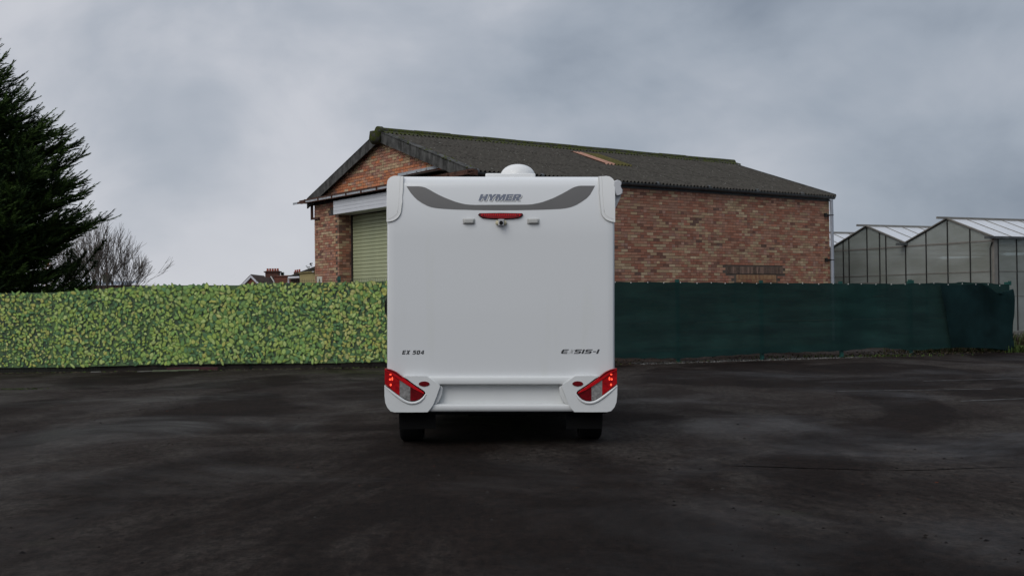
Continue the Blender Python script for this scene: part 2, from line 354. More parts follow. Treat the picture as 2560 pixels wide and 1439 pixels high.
# loose grit and fallen leaves
def grit(n, seed, xr, yr, smin, smax, cols, name, label, mtl, flat=.5):
    rd = random.Random(seed); mb = MB()
    for _ in range(n):
        x = rd.uniform(*xr); y = yr[0]+(yr[1]-yr[0])*rd.random()**1.3; s = smin+(smax-smin)*rd.random()**3; c = rd.choice(cols); a = rd.random()*PI
        k = rd.randint(5, 6); ring = [(x+s*math.cos(a+2*PI*i/k)*rd.uniform(.6, 1.2), y+s*.8*math.sin(a+2*PI*i/k)*rd.uniform(.6, 1.2), .0) for i in range(k)]
        top = (x, y, s*flat)
        mb.mesh(ring+[top], [(i, (i+1) % k, k) for i in range(k)], c)
    o = mb.build(name, mtl); tag(o, label, kind='stuff'); return o
grit(1500, 3, (-7, 9), (3.6, 22), .005, .024, [(.010, .009, .009), (.016, .013, .012), (.030, .028, .026)], 'loose_grit', 'scattered dark grit and small stones on the asphalt', M['grit'])
grit(300, 13, (1.0, 5.5), (4.6, 10.5), .006, .022, [(.008, .007, .007), (.012, .010, .009)], 'loose_grit', 'small dark stones lying on the asphalt right of the motorhome', M['grit'])
grit(70, 5, (-6, 7), (4, 20), .010, .028, [(.11, .03, .012), (.06, .03, .014), (.035, .022, .012)], 'fallen_leaves', 'few small brown fallen leaves lying on the asphalt', M['grit'], .15)

# ------------------------------------------------------------------ motorhome
VX, VY = -.1245, 11.0
van = empty('motorhome', (VX, VY, 0)); van.rotation_euler = (0, ROLL, .0113)
tag(van, 'white motorhome seen from behind with a grey swoosh across its upper rear wall', 'motorhome')
def q(px, py): return ((px-1248)/257.2, (1115.1-py)/257.2)
def Q(pts): return [q(*p) for p in pts]
def mir(pts): return [(-x, z) for x, z in pts]
# body shell, lofted along its length
def rrect(hw, z0, z1, rt, rb, n=6):
    pts = []
    for cx_, cz, r, a0 in ((hw-rb, z0+rb, rb, -90), (hw-rt, z1-rt, rt, 0), (-hw+rt, z1-rt, rt, 90), (-hw+rb, z0+rb, rb, 180)):
        for k in range(n+1):
            a = math.radians(a0+90*k/n); pts.append((cx_+r*math.cos(a), cz+r*math.sin(a)))
    return pts
secs = []
for k in range(6):
    th = math.radians(90*k/5); e = 1-math.sin(th)
    secs.append((.075*(1-math.cos(th)), .028*e, .10*e))
rings = []
for y, ins, top in [(s_[0], s_[1], s_[2]) for s_ in secs]+[(.12, 0, 0)]:
    rings.append((y, 1.112-ins, .67, 2.641-top))
for y, hw, z1 in ((2.6, 1.112, 2.633), (5.0, 1.112, 2.633), (5.3, 1.10, 2.60), (5.55, 1.08, 2.48), (5.75, 1.05, 2.2), (5.95, 1.0, 1.75), (6.05, .97, 1.3)):
    rings.append((y, hw, .45 if y > 2.7 else .62, z1))
vs, fs = [], []
n_ = None
for y, hw, z0, z1 in rings:
    pr = rrect(hw, z0, z1, .075, .02); n_ = len(pr); vs += [(x, y, z) for x, z in pr]
for i in range(len(rings)-1):
    for k in range(n_): fs.append((i*n_+k, i*n_+(k+1) % n_, (i+1)*n_+(k+1) % n_, (i+1)*n_+k))
cap_ = len(vs); vs += [(x*.95, 0, (z-1.65)*.95+1.65) for x, y, z in vs[:n_]]     # flat inner ring keeps the rear wall shading even
for k in range(n_): fs.append((cap_+k, cap_+(k+1) % n_, (k+1) % n_, k))
fs.append(tuple(cap_+k for k in range(n_))[::-1]); fs.append(tuple((len(rings)-1)*n_+k for k in range(n_)))
b = MB(); b.mesh(vs, [f[::-1] for f in fs]); body = b.build('body', M['paint'], van, smooth=35)
# roof corner caps with piping
def cap_outline(s=1):
    arc = [(1002, 437.0), (1001.5, 470), (1000, 505), (998, 522)]
    for k in range(1, 8):
        a = k/8*PI/2; arc.append((964.5+33.5*math.cos(a)*1, 522+30*math.sin(a)))
    arc.append((962, 552.5)); return arc
arc = cap_outline()
outl = Q([(x, y) for x, y in arc])
cap_pts = [(max(x, -1.116), z) for x, z in outl]
tl = [(-1.116, 2.545)]+[(-1.036-.08*math.sin(a), 2.561+.080*math.cos(a)) for a in (1.2, .9, .6, .3, 0)]
for sgn in (1, -1):
    P_ = cap_pts+tl
    P_ = [(sgn*x, z) for x, z in P_]
    b = MB(); b.prism(P_, -.010, .55); o = b.build('corner_cap', M['cap'], van); bevel(o, .009, 3)
    b = MB(); b.tube([(sgn*x, -.011, z-.004) for x, z in cap_pts], .0045, 6); b.build('piping', M['seam'], o, smooth=60)
    b = MB(); b.tube([(sgn*(x-.032 if i < 5 else x-.02), -.010, z+(.0 if i < 5 else .022)) for i, (x, z) in enumerate(cap_pts[:-1])], .0022, 5); b.build('piping', M['seam'], o, smooth=60)
# swoosh decal
sw = Q([(1010.3,463),(1042,463),(1050,464),(1058,466.3),(1068,471.5),(1079,478),(1092,485),(1106,491.5),(1120,497.3),(1132.5,502),(1146,506),(1159,508.8),(1172,510),(1185.6,510.4),(1313,509.6),(1327,508.5),(1339.7,506),(1353,502.6),(1366,498),(1380,492.5),(1393,486),(1405,479.8),(1416.7,473),(1427,467),(1435,463.7),(1443,461.5),(1451,460.9),(1485,460.9),(1479,472),(1472.5,483.6),(1463,493.5),(1451,502),(1438,510),(1424.6,515.5),(1412,518.5),(1398,520.3),(1372,521.6),(1345,522.6),(1290,523.7),(1238.7,524),(1180,523.4),(1132.5,522),(1105,520.6),(1084.7,518.6),(1073,516.3),(1063,512.8),(1050,506),(1037,497),(1029,489),(1021,479.6)])
b = MB(); b.prism(sw, -.0016, .002); b.build('swoosh_decal', M['decal'], van)
# lettering: polygon glyphs (height 1)
G = {
 'H': (1.0, [[(0,0),(.34,0),(.34,.36),(.64,.36),(.64,0),(.98,0),(.98,1),(.64,1),(.64,.62),(.34,.62),(.34,1),(0,1)]]),
 'Y': (.95, [[(.31,0),(.65,0),(.65,.38),(1.0,1),(.63,1),(.49,.66),(.36,1),(-.02,1),(.31,.38)]]),
 'M': (1.22, [[(0,0),(.31,0),(.31,.60),(.49,0),(.72,0),(.90,.60),(.90,0),(1.2,0),(1.2,1),(.78,1),(.605,.48),(.42,1),(0,1)]]),
 'E': (.86, [[(0,0),(.84,0),(.84,.22),(.34,.22),(.34,.39),(.78,.39),(.78,.60),(.34,.60),(.34,.78),(.84,.78),(.84,1),(0,1)]]),
 'R': (.98, [[(0,0),(.34,0),(.34,.34),(.42,.34),(.60,0),(.98,0),(.74,.38),(.88,.46),(.95,.60),(.95,.78),(.88,.93),(.74,1),(0,1)], [(.34,.56),(.34,.79),(.56,.79),(.61,.74),(.61,.61),(.56,.56)]]),
 'X': (1.0, [[(0,0),(.36,0),(.5,.27),(.64,0),(1,0),(.68,.5),(.98,1),(.62,1),(.5,.74),(.38,1),(.02,1),(.32,.5)]]),
 '5': (.88, [[(0,0),(.66,0),(.84,.12),(.84,.55),(.70,.66),(.34,.66),(.34,.80),(.84,.80),(.84,1),(.04,1),(.04,.46),(.52,.46),(.52,.20),(0,.20)]]),
 '0': (.92, [[(.16,0),(.72,0),(.88,.16),(.88,.84),(.72,1),(.16,1),(0,.84),(0,.16)], [(.32,.22),(.32,.78),(.56,.78),(.56,.22)]]),
 '4': (.92, [[(.50,0),(.78,0),(.78,.20),(.90,.20),(.90,.40),(.78,.40),(.78,1),(.46,1),(0,.42),(0,.20),(.50,.20)], [(.28,.40),(.50,.70),(.50,.40)]]),
 'e': (1.20, [[(.22,0),(1.10,0),(1.10,.20),(.40,.20),(.34,.26),(.34,.40),(1.02,.40),(1.02,.60),(.34,.60),(.34,.74),(.40,.80),(1.12,.80),(1.12,1),(.24,1),(.06,.90),(0,.74),(0,.24),(.06,.10)]]),
 's': (1.20, [[(0,0),(.92,0),(1.08,.08),(1.14,.24),(1.14,.44),(1.04,.58),(.90,.62),(.34,.62),(.34,.80),(1.14,.80),(1.14,1),(.20,1),(.06,.94),(0,.80),(0,.56),(.10,.44),(.24,.40),(.80,.40),(.80,.20),(0,.20)]]),
 'i': (.42, [[(0,0),(.34,0),(.34,1),(0,1)]]),
 '-': (.62, [[(.04,.38),(.54,.38),(.54,.60),(.04,.60)]]),
 ' ': (.45, []),
 'x1': (0, [[(.0,0),(.08,0),(.98,1),(.90,1)]]), 'x2': (0, [[(.28,1),(.36,1),(.72,0),(.64,0)]]), 'x3': (0, [[(.14,1),(.22,1),(.58,0),(.50,0)]]), 'x4': (0, [[(-.12,0),(-.04,0),(.30,.42),(.26,.44)]]),
}
def letters(text, x0, x1, z0, z1, shear, y, m, name, gap=.09, dx=0, dz=0, parent=van, thick=.0012):
    names = text if isinstance(text, list) else list(text)
    tot = sum(G[c][0]+gap for c in names)-gap; h = z1-z0; sx = (x1-x0-shear*h)/tot; mb = MB(); cx_ = 0
    for c in names:
        w, polys = G[c]
        if polys:
            ps = [[Vector(((cx_+px)*sx+x0+shear*h*pz+dx, 0, z0+pz*h+dz)) for px, pz in pl] for pl in polys]
            flat_ = [v for p in ps for v in p]; tri = tessellate_polygon([[Vector((v.x, v.z, 0)) for v in p] for p in ps])
            fs_ = []
            for t in tri:
                a_, b_, c_ = (flat_[i] for i in t); ccw = (b_.x-a_.x)*(c_.z-a_.z)-(c_.x-a_.x)*(b_.z-a_.z) > 0
                fs_.append(tuple(t) if ccw else tuple(t)[::-1])
            n = len(flat_)
            vs_ = [(v.x, y-thick, v.z) for v in flat_]+[(v.x, y, v.z) for v in flat_]
            off = 0
            for p in ps:
                for i in range(len(p)): j = (i+1) % len(p); fs_.append((off+j, off+i, n+off+i, n+off+j))
                off += len(p)
            mb.mesh(vs_, fs_)
        if w: cx_ += w+gap
    return mb.build(name, m, parent)
x0, z0 = q(1191.5, 499.5); x1, z1 = q(1301, 483)
ht = letters('HYMER', x0, x1, z0, z1, .36, -.0030, M['let_blue'], 'name_lettering', .07)
letters('HYMER', x0, x1, z0, z1, .36, -.0008, M['let_dark'], 'lettering_shadow', .07, .010, -.0085, parent=ht)
letters('HYMER', x0, x1, z0, z1, .36, -.0019, M['cap'], 'lettering_outline', .07, .0062, -.0052, parent=ht)
x0, z0 = q(1001, 884.2); x1, z1 = q(1057.5, 874)
letters('EX 504', x0, x1, z0, z1, .22, 0, M['let_dark'], 'model_lettering', .16)
x0, z0 = q(1397, 882.6); x1, z1 = q(1496.5, 871.8)
G['XX'] = (.86, G['x2'][1]); G['XY'] = (0, [])
x_ = letters(['e', 'XX', 's', 'i', 's', '-', 'i'], x0, x1, z0, z1, .45, 0, M['let_dark'], 'range_lettering', .10)
# hairline outlined X between the first letters
h_ = z1-z0; sx_ = (x1-x0-.45*h_)/(1.2+.86+1.2+.42+1.2+.62+.42+.6)
b = MB()
for p0, p1 in (((1.22, 0), (2.12, 1)), ((1.34, 0), (2.24, 1)), ((1.44, 1), (1.72, .0))):
    X_ = lambda t: x0+t[0]*sx_+.45*h_*t[1]; Z_ = lambda t: z0+t[1]*h_
    b.obox((X_(p0), -.0014, Z_(p0)), (.0022, 0, 0), (0, .0014, 0), (X_(p1)-X_(p0), 0, Z_(p1)-Z_(p0)))
b.build('hairline_letter', M['vent'], x_)
# third brake light
bl = Q([(1192,535),(1195.5,531.8),(1248,531),(1300,531.8),(1302,535),(1299,539),(1292,542.6),(1275,544.6),(1248,545.6),(1221,544.6),(1203,542.8),(1196,539)])
b = MB(); b.prism([(x*1.025, 2.2615+(z-2.2615)*1.16) for x, z in bl], -.010, .005); o = b.build('brake_light', M['black'], van)
b = MB(); b.prism(bl, -.024, -.009); l_ = b.build('lens', M['red_dk'], o); bevel(l_, .004, 2)
b = MB()
for i in range(18):
    xx, zz_ = q(1201+i*5.5, 536); b.prism([(xx-.0085, zz_-.010), (xx+.006, zz_-.010), (xx+.0085, zz_+.010), (xx-.006, zz_+.010)], -.0262, -.0245)
b.build('lens_facet', M['red_st'], o)
xx, zz_ = q(1212, 541.5); b = MB(); b.box(xx, -xx+.0, -.0255, -.0245, zz_-.006, zz_+.001); b.build('lens_strip', M['red'], o)
for px_ in (1203.5, 1290):
    xx, zz_ = q(px_, 537); b = MB(); b.tube([(xx, -.028, zz_), (xx, -.024, zz_)], .006, 8); b.build('screw', M['black'], o)
# small grey clearance vents
for px_ in (1152.5, 1313.5):
    xa, za = q(px_, 558.5); xb, zb = q(px_+30.5, 545); b = MB(); b.box(xa, xb, -.012, .002, za, zb); o = b.build('vent_cover', M['vent'], van); bevel(o, .008, 3)
    b = MB(); b.box(xa+.012, xb-.012, -.034, -.010, za+.004, zb-.004); o2 = b.build('cover_lens', M['vent'], o); bevel(o2, .010, 3)
# reversing camera
xa, za = q(1248.2, 556); cam_o = empty('reversing_camera', (xa, 0, za), 0, van)
b = MB(); b.tube([(-.054, -.020, 0), (-.044, -.020, 0), (.044, -.020, 0), (.054, -.020, 0)], [.012, .022, .022, .012], 12); b.build('mount', M['cream_pl'], cam_o, smooth=60)
b = MB(); b.box(-.026, .026, -.068, 0, -.030, .022); o = b.build('housing', M['silver'], cam_o); bevel(o, .006, 2)
b = MB(); b.box(-.030, .030, -.075, 0, .022, .031); o = b.build('hood', M['cap'], cam_o); bevel(o, .002, 1)
b = MB(); b.tube([(0, -.074, -.004), (0, -.066, -.004)], .019, 16); b.build('lens', M['black'], cam_o)
# tail lamps and bumper corners (left one drawn, right one mirrored)
lampu = [(959,919),(966,919.3),(973,920.7),(981,923.7),(989,927.8),(1002,938),(1014,948),(1026,956.5),(1037,964.3),(1047.5,971),(1057,978.2)]
lampd = [(1055,984),(1050,990.5),(1045,994.4),(1038,997.4),(1032,998.8),(1026,999),(1017,997),(1007.6,993),(997,986.5),(986,978.5),(972,967),(959,956.5)]
lamp = Q(lampu+lampd)
corner = Q([(1004,938.5),(1006,937),(1034,936.8),(1063.4,937),(1066,938.8),(1079,948),(1095,958.5),(1097,962),(1089,985),(1080,1008),(1073,1018),(1066,1026.5),(1020,1026.9),(984,1026.6),(974,1024),(966,1015),(961,1003),(959,985),(958.6,960),(959.3,960.2),(972,970.5),(986,981.6),(997,989.6),(1007,996),(1017,1000.4),(1027,1002.2),(1037,1001.2),(1047,997),(1055,989.5),(1060.5,979.8),(1058.5,974.8),(1048,967.5),(1037,960.6),(1026,952.8),(1014,943.8)])
def clip(poly, lo, hi):
    def half(P, f):
        out = []
        for i in range(len(P)):
            a, c = P[i], P[(i+1) % len(P)]; fa, fc = f(a), f(c)
            if fa >= 0: out.append(a)
            if (fa >= 0) != (fc >= 0): t = fa/(fa-fc); out.append((a[0]+(c[0]-a[0])*t, a[1]+(c[1]-a[1])*t))
        return out
    return half(half(poly, lambda p: p[0]-lo), lambda p: hi-p[0])
for sgn in (1, -1):
    F_ = lambda P: [(sgn*x, z) for x, z in P]
    b = MB(); b.prism(F_(corner), -.062, .35); o = b.build('bumper_corner', M['bump'], van); bevel(o, .016, 4, 50)
    rim = Q([(959,962),(972,972.5),(986,983.8),(997,991.8),(1007,998.4),(1017,1002.8),(1027,1004.4),(1037,1003.4),(1047,999.2),(1055.5,991.6),(1062,981.5)])
    b = MB(); b.tube([(sgn*x, -.060, z) for x, z in rim], [.006, .011, .014, .015, .015, .015, .015, .015, .014, .012, .007], 8); b.build('lamp_rim', M['bump'], o, smooth=80)
    # inner lip leading into the number plate recess
    inner = Q([(1097,961),(1103,966),(1101,985),(1092,1004),(1086,1008),(1078,1008),(1089,985)])
    b = MB(); b.prism(F_(inner), -.030, .05); o2 = b.build('inner_lip', M['bump'], o); bevel(o2, .006, 2, 50)
    el = [((1057.3-1248+13.6*math.cos(a)*1)/257.2, (1115.1-956.3+6.4*math.sin(a))/257.2) for a in [k*2*PI/20 for k in range(20)]]
    b = MB(); b.prism(F_([(x-(x+.7415)*-.07, z+(z-.6174)*.14) for x, z in el]), -.0635, -.05); b.build('reflector_bezel', M['bump'], o)
    b = MB(); b.prism(F_(el), -.068, -.05); o2 = b.build('reflector', M['red_dk'], o); bevel(o2, .003, 2)
    lampe = empty('tail_lamp', (0, 0, 0), 0, van)
    b = MB(); b.prism(F_(lamp), -.030, .30); b.build('lamp_body', M['red_dk'], lampe)
    xa, _ = q(996, 0); xb, _ = q(1022.5, 0)
    inset = [(x, z-.018*(x+.99)/1.0-.004) for x, z in lamp]
    b = MB(); b.prism(F_(clip(lamp, -2, xa)), -.046, -.028); o2 = b.build('red_lens', M['red'], lampe); bevel(o2, .005, 2, 50)
    b = MB(); b.prism(F_(clip(lamp, xa, xb)), -.045, -.028); o2 = b.build('clear_lens', M['clear'], lampe)
    b = MB(); pc = clip(lamp, xa+.006, xb-.004); zs_ = [p[1] for p in pc]
    k = 0; zz_ = min(zs_)+.02
    while zz_ < max(zs_)-.02: b.box(min(sgn*(xa+.01), sgn*(xb-.012)), max(sgn*(xa+.01), sgn*(xb-.012)), -.0462, -.0448, zz_, zz_+.003); zz_ += .0095
    
    b = MB(); b.prism(F_(clip(lamp, xb, 2)), -.046, -.028); o2 = b.build('red_lens', M['red_dk'], lampe); bevel(o2, .005, 2, 50)
    up = Q([(x, y-.2) for x, y in lampu]); lo_ = Q([(960,924),(966,926.5),(973,930.5),(981,936),(989,942),(1002,951),(1014,959),(1026,966),(1037,972.5),(1047.5,977.5),(1057,981.5)])
    b = MB(); b.prism(F_(up+lo_[::-1]), -.056, -.044); o2 = b.build('upper_strip', M['red_st'], lampe); bevel(o2, .003, 2, 50)
    tri_ = Q([(960,919.5),(966,919.8),(973,921.2),(981,924.2),(989,928.3),(1001,937.6),(1003,943.5),(989,933.5),(978,927),(968,923.5)])
    b = MB(); b.prism(F_(tri_), -.0585, -.055); b.build('top_lens', M['red_dk'], lampe)
    for px_, py_, rx, rz in ((973.5, 933.5, 2.6, 1.8), (972.5, 945.5, 2.6, 2.6), (978, 944, 1.8, 4.4), (974, 959, 2.3, 3.0)):
        xc, zc = q(px_, py_); P_ = [(xc+rx/257*math.cos(a), zc+rz/257*math.sin(a)) for a in [k_*2*PI/10 for k_ in range(10)]]
        b = MB(); b.prism(F_(P_), -.0482, -.045); b.build('bulb', M['bulb'], lampe)
# centre bumper
def xprof(name, prof, x0, x1, m, sm=50, x0b=None):
    mb = MB(); n = len(prof); vs_ = [(x0, y, z) for y, z in prof]+[(x1, y, z) for y, z in prof]
    fs_ = [((i+1) % n, i, n+i, n+(i+1) % n) for i in range(n)]; fs_.append(tuple(range(n))); fs_.append(tuple(n+i for i in range(n))[::-1])
    mb.mesh(vs_, fs_); return mb.build(name, m, van, smooth=sm)
xprof('bumper_top_bar', [(.10,.686),(-.030,.686),(-.040,.682),(-.046,.672),(-.048,.62),(-.045,.612),(-.038,.608),(.10,.608)], -.725, .725, M['bump'])
xprof('number_plate_recess', [(.10,.607),(.040,.607),(.034,.50),(.030,.42),(.10,.42)], -.64, .64, M['bump'])
xprof('bumper_bottom_bar', [(.10,.4195),(-.020,.4195),(-.034,.414),(-.040,.402),(-.038,.372),(-.030,.352),(-.018,.345),(.10,.345)], -.73, .73, M['bump'])
# skirts, underbody
for sgn in (1, -1):
    xa_, xb_ = sorted((sgn*1.105, sgn*1.03)); b = MB(); b.box(xa_, xb_, .351, 1.0-.62, .36, .80); 
    b = MB(); b.box(xa_, xb_, .36, .44, .40, .70); b.box(xa_, xb_, 1.22+.1, 4.6, .30, .66); b.build('side_skirt', M['paint'], van)
b = MB(); b.box(-1.02, 1.02, .03, .36, .322, .343); b.box(-.98, .98, .06, .34, .31, .322); b.box(-.60, .60, .10, 5.2, .34, .50); b.box(-.9, .9, .2, 5.2, .50, .66); b.box(-.33,.27,.5,1.3,.25,.34)
b.build('chassis', M['black'], van)
b = MB(); b.tube([(-.9, .60, .34), (.9, .60, .34)], .05, 10); b.build('axle', M['black'], van, smooth=40)
for sgn in (1, -1):
    xa_, xb_ = sorted((sgn*.995, sgn*.64)); b = MB(); b.box(xa_, xb_, .10, .112, .165, .34)
    for i in range(20):
        xr = xa_+.012+i*(xb_-xa_-.02)/20; b.box(xr, xr+.006, .096, .0999, .17, .338)
    b.build('mud_flap', M['black'], van)
def wheel(x, y, r=.335, w=.225, dz=0):
    e = empty('wheel', (x, y, r+dz), 0, van); n = 40; prof = [(-w/2, r-.07), (-w/2, r-.02), (-w/2+.014, r-.006), (-w/2+.03, r), (w/2-.03, r), (w/2-.014, r-.006), (w/2, r-.02), (w/2, r-.07)]
    vs_, fs_ = [], []
    for k in range(n):
        a = 2*PI*k/n
        for px_, pr in prof: vs_.append((px_, pr*math.sin(a), pr*math.cos(a)))
    m_ = len(prof)
    for k in range(n):
        for j in range(m_-1): fs_.append((k*m_+j, ((k+1) % n)*m_+j, ((k+1) % n)*m_+j+1, k*m_+j+1))
    mb = MB(); mb.mesh(vs_, fs_)
    for gx in (-.06, -.02, .02, .06): mb.tube([(gx-.004, 0, 0), (gx+.004, 0, 0)], r+.0015, 40)
    mb.build('tyre', M['tyre'], e, smooth=30)
    mb = MB(); mb.tube([(-w/2+.02, 0, 0), (w/2-.02, 0, 0)], r-.07, 24); mb.tube([(-w/2+.005, 0, 0), (w/2-.005, 0, 0)], .08, 12); mb.build('rim', M['rim'], e, smooth=40)
for x, y in ((-.905, .62), (.905, .62), (-.92, 4.55), (.92, 4.55)): wheel(x, y, dz=.0113*x)
# awning cassette along the right side
aw = [((px-1248)/257.2, (1115.1-py)/257.2) for px, py in ((1532,449.5),(1541,446.3),(1548,448),(1551.5,452),(1552,457),(1549.5,462),(1551,466),(1554,471),(1554,480),(1551,483.5),(1538.5,486),(1535,478),(1532,462))]
b = MB(); b.prism(aw, .05, 4.0); o = b.build('awning_cassette', M['awn'], van); bevel(o, .01, 3, 40)
br = [((px-1248)/257.2, (1115.1-py)/257.2) for px, py in ((1532,480),(1538,484),(1552,484),(1546,499),(1537,517),(1532,524))]
b = MB(); b.prism(br, .10, .16); o2 = b.build('awning_bracket', M['awn'], van)
# satellite dome on the roof
b = MB(); b.box(-.155, .345, .28, .72, 2.62, 2.690); o = b.build('roof_base', M['cap'], van); bevel(o, .012, 2)
dome = empty('satellite_dome', (.172, .5, 2.568), 0, van)
vs_, fs_ = [], []; n = 32; kk = 8
for j in range(kk+1):
    a = j/kk*PI/2
    for k in range(n): vs_.append((.178*math.cos(a)**.9*math.cos(2*PI*k/n) if j < kk else 0, .178*math.cos(a)**.9*math.sin(2*PI*k/n) if j < kk else 0, .112+.125*math.sin(a)))
for j in range(kk):
    for k in range(n): fs_.append((j*n+k, j*n+(k+1) % n, (j+1)*n+(k+1) % n, (j+1)*n+k))
b = MB(); b.mesh(vs_, fs_); b.tube([(0, 0, .0), (0, 0, .112)], .178, 32); b.build('dome_cover', M['cap'], dome, smooth=60)
# cab mirrors, windows
for sgn, xt in ((-1, 1.635), (1, 1.56)):
    e = empty('mirror', (sgn*1.10, 4.9, 1.40), 0, van)
    vs_, fs_ = [], []
    for j in range(9):
        a = -PI/2+j/8*PI
        for k in range(14):
            vs_.append((sgn*((xt-1.23)+.125*math.cos(a)*math.cos(2*PI*k/14)), .07*math.cos(a)*math.sin(2*PI*k/14), -.06+.20*math.sin(a)))
    for j in range(8):
        for k in range(14): fs_.append((j*14+k, j*14+(k+1) % 14, (j+1)*14+(k+1) % 14, (j+1)*14+k))
    b = MB(); b.mesh(vs_, fs_); b.build('mirror_housing', M['black'], e, smooth=80)
    b = MB(); b.tube([(0, .25, .15), (sgn*.2, .15, .12), (sgn*(xt-1.25), 0, 0)], .02, 8); b.build('mirror_arm', M['black'], e, smooth=60)
for sgn in (1, -1):
    for y0_, y1_, z0_, z1_ in ((.8, 1.7, 1.5, 2.0), (2.4, 3.3, 1.45, 2.0), (4.45, 5.15, 1.25, 1.95)):
        xa_, xb_ = sorted((sgn*1.108, sgn*1.125)); b = MB(); b.box(xa_, xb_, y0_, y1_, z0_, z1_); o = b.build('side_window', M['glass_dk'], van); bevel(o, .006, 2)
b = MB(); b.mesh([(-.98,5.58,2.40),(.98,5.58,2.40),(.92,6.02,1.50),(-.92,6.02,1.50),(-.99,5.76,2.20),(.99,5.76,2.20)],[(0,4,5,1),(4,3,2,5)]); o=b.build('windscreen', M['glass_dk'], van); o.location=(0,.02,.01)

# the upper rear wall leans forward in a gentle curve: bend everything mounted on it
def bend(o, k=.24, zb=2.03):
    for c in o.children: bend(c, k, zb) if o is not van else None
    if o.type != 'MESH': return
    mw = Matrix.Identity(4); p = o
    while p is not None and p is not van: mw = p.matrix_basis @ mw; p = p.parent
    me = o.data
    zs = [(mw @ v.co).z for v in me.vertices]; ys = [(mw @ v.co).y for v in me.vertices]
    if max(zs) < zb+.02 or min(ys) > .2: return
    bm = bmesh.new(); bm.from_mesh(me); iw = mw.inverted()
    z = zb
    while z < 2.62:
        bmesh.ops.bisect_plane(bm, geom=bm.verts[:]+bm.edges[:]+bm.faces[:], plane_co=iw @ Vector((0, 0, z)), plane_no=(0, 0, 1)); z += .04
    for v in bm.verts:
        w = mw @ v.co
        if w.z > zb and w.y < .2: w.y += k*(w.z-zb)**2*(1 if w.y < .13 else .5); v.co = iw @ w
    bm.to_mesh(me); bm.free(); me.update()
for c_ in list(van.children):
    if c_.name.startswith(('roof_base', 'satellite', 'awning', 'side', 'mirror')): continue
    bend(c_)
# ------------------------------------------------------------------ brick warehouse
BC = (-.952, 27.62, 0); BR = math.atan2(.585, .811)
wh = empty('warehouse', BC, BR); tag(wh, 'red and buff brick warehouse with a mossy corrugated roof and a pale green roller shutter', 'warehouse')
WL, WW, ZE, ZR = 13.50, 8.69, 4.62, 6.07
SL = (ZR-ZE)/(WW/2); JY0, JY1, OZ = 1.61, 7.08, 4.04       # opening
CP, BW, BT = .078, .235, .10
def gz(y): return ZE+SL*(WW/2-abs(y-WW/2))
# mortar backing (slightly behind the brick faces)
b = MB(); e_ = .012
b.box(e_, WL-e_, e_, .30, 0, ZE-.02); b.box(e_, WL-e_, WW-.30, WW-e_, 0, ZE-.02); b.box(WL-.30, WL-e_, .30, WW-.30, 0, ZE-.02)
b.box(e_, .30, .30, JY0-e_, 0, OZ+.3); b.box(e_, .30, JY1+e_, WW-.30, 0, OZ+.3); b.box(e_, .30, .30, WW-.30, OZ+.3, ZE-.02)
b.box(.30, .62, JY1+e_, JY1+.4, 0, OZ+.3); b.box(.30, .62, JY0-.4, JY0-e_, 0, OZ+.3)
for xx in (e_, WL-.3):
    x1_ = .3 if xx == e_ else WL-e_
    b.mesh([(xx, .02, ZE-.02), (xx, WW-.02, ZE-.02), (xx, WW/2, ZR-.03), (x1_, .02, ZE-.02), (x1_, WW-.02, ZE-.02), (x1_, WW/2, ZR-.03)], [(0, 2, 1), (3, 4, 5), (0, 1, 4, 3), (1, 2, 5, 4), (2, 0, 3, 5)])
b.build('wall', M['mortar'], wh)
RED = [(.42,.19,.135),(.37,.16,.115),(.44,.235,.17),(.33,.15,.11),(.46,.27,.20),(.40,.24,.185),(.37,.21,.165),(.41,.23,.165)]
BUFF = [(.50,.385,.255),(.46,.35,.235),(.54,.44,.31),(.45,.33,.22)]
DARK = [(.22,.115,.09),(.19,.10,.085),(.13,.085,.08)]
ORG = [(.56,.21,.105),(.50,.19,.10),(.58,.25,.13)]
def bcol(kind, rd, u, z):
    c = bcol_(kind, rd, u, z); return tuple((v*.88+m_*.12)*f_ for v, m_, f_ in zip(c, (.39, .225, .155), (.99, .92, .84)))
def bcol_(kind, rd, u, z):
    n = .5*noise.noise(Vector((u*.9, z*1.1, 2.2))); r = rd.random()
    if kind == 'gable':
        if z > 5.03: return rd.choice(BUFF) if r < .50+.25*n else rd.choice(RED+ORG[:1])
        if z > 4.55: return rd.choice(ORG) if r < .60 else (rd.choice(RED) if r < .92 else rd.choice(BUFF))
        return rd.choice(BUFF) if r < .28+.3*n else (rd.choice(DARK) if r > .95 else rd.choice(RED))
    if kind == 'jamb': return rd.choice(BUFF) if r < .35 else (rd.choice(DARK) if r < .65 else rd.choice(RED))
    if r < .21+.30*n+(.10 if z < 3.3 else 0): return rd.choice(BUFF)
    if r > .96-.05*n: return rd.choice(DARK)
    return rd.choice(RED)
PX = lambda p: None
inv = (m3.to_4x4()).inverted()
WM = Matrix.Translation(BC) @ Matrix.Rotation(BR, 4, 'Z')
def proj(lp):
    v = inv @ ((WM @ Vector(lp))-Vector((0, 0, CH))); return 1280+FOC*v.x/-v.z, 719.5-FOC*v.y/-v.z
allb = []      # (centre, half sizes frame, colour, area)
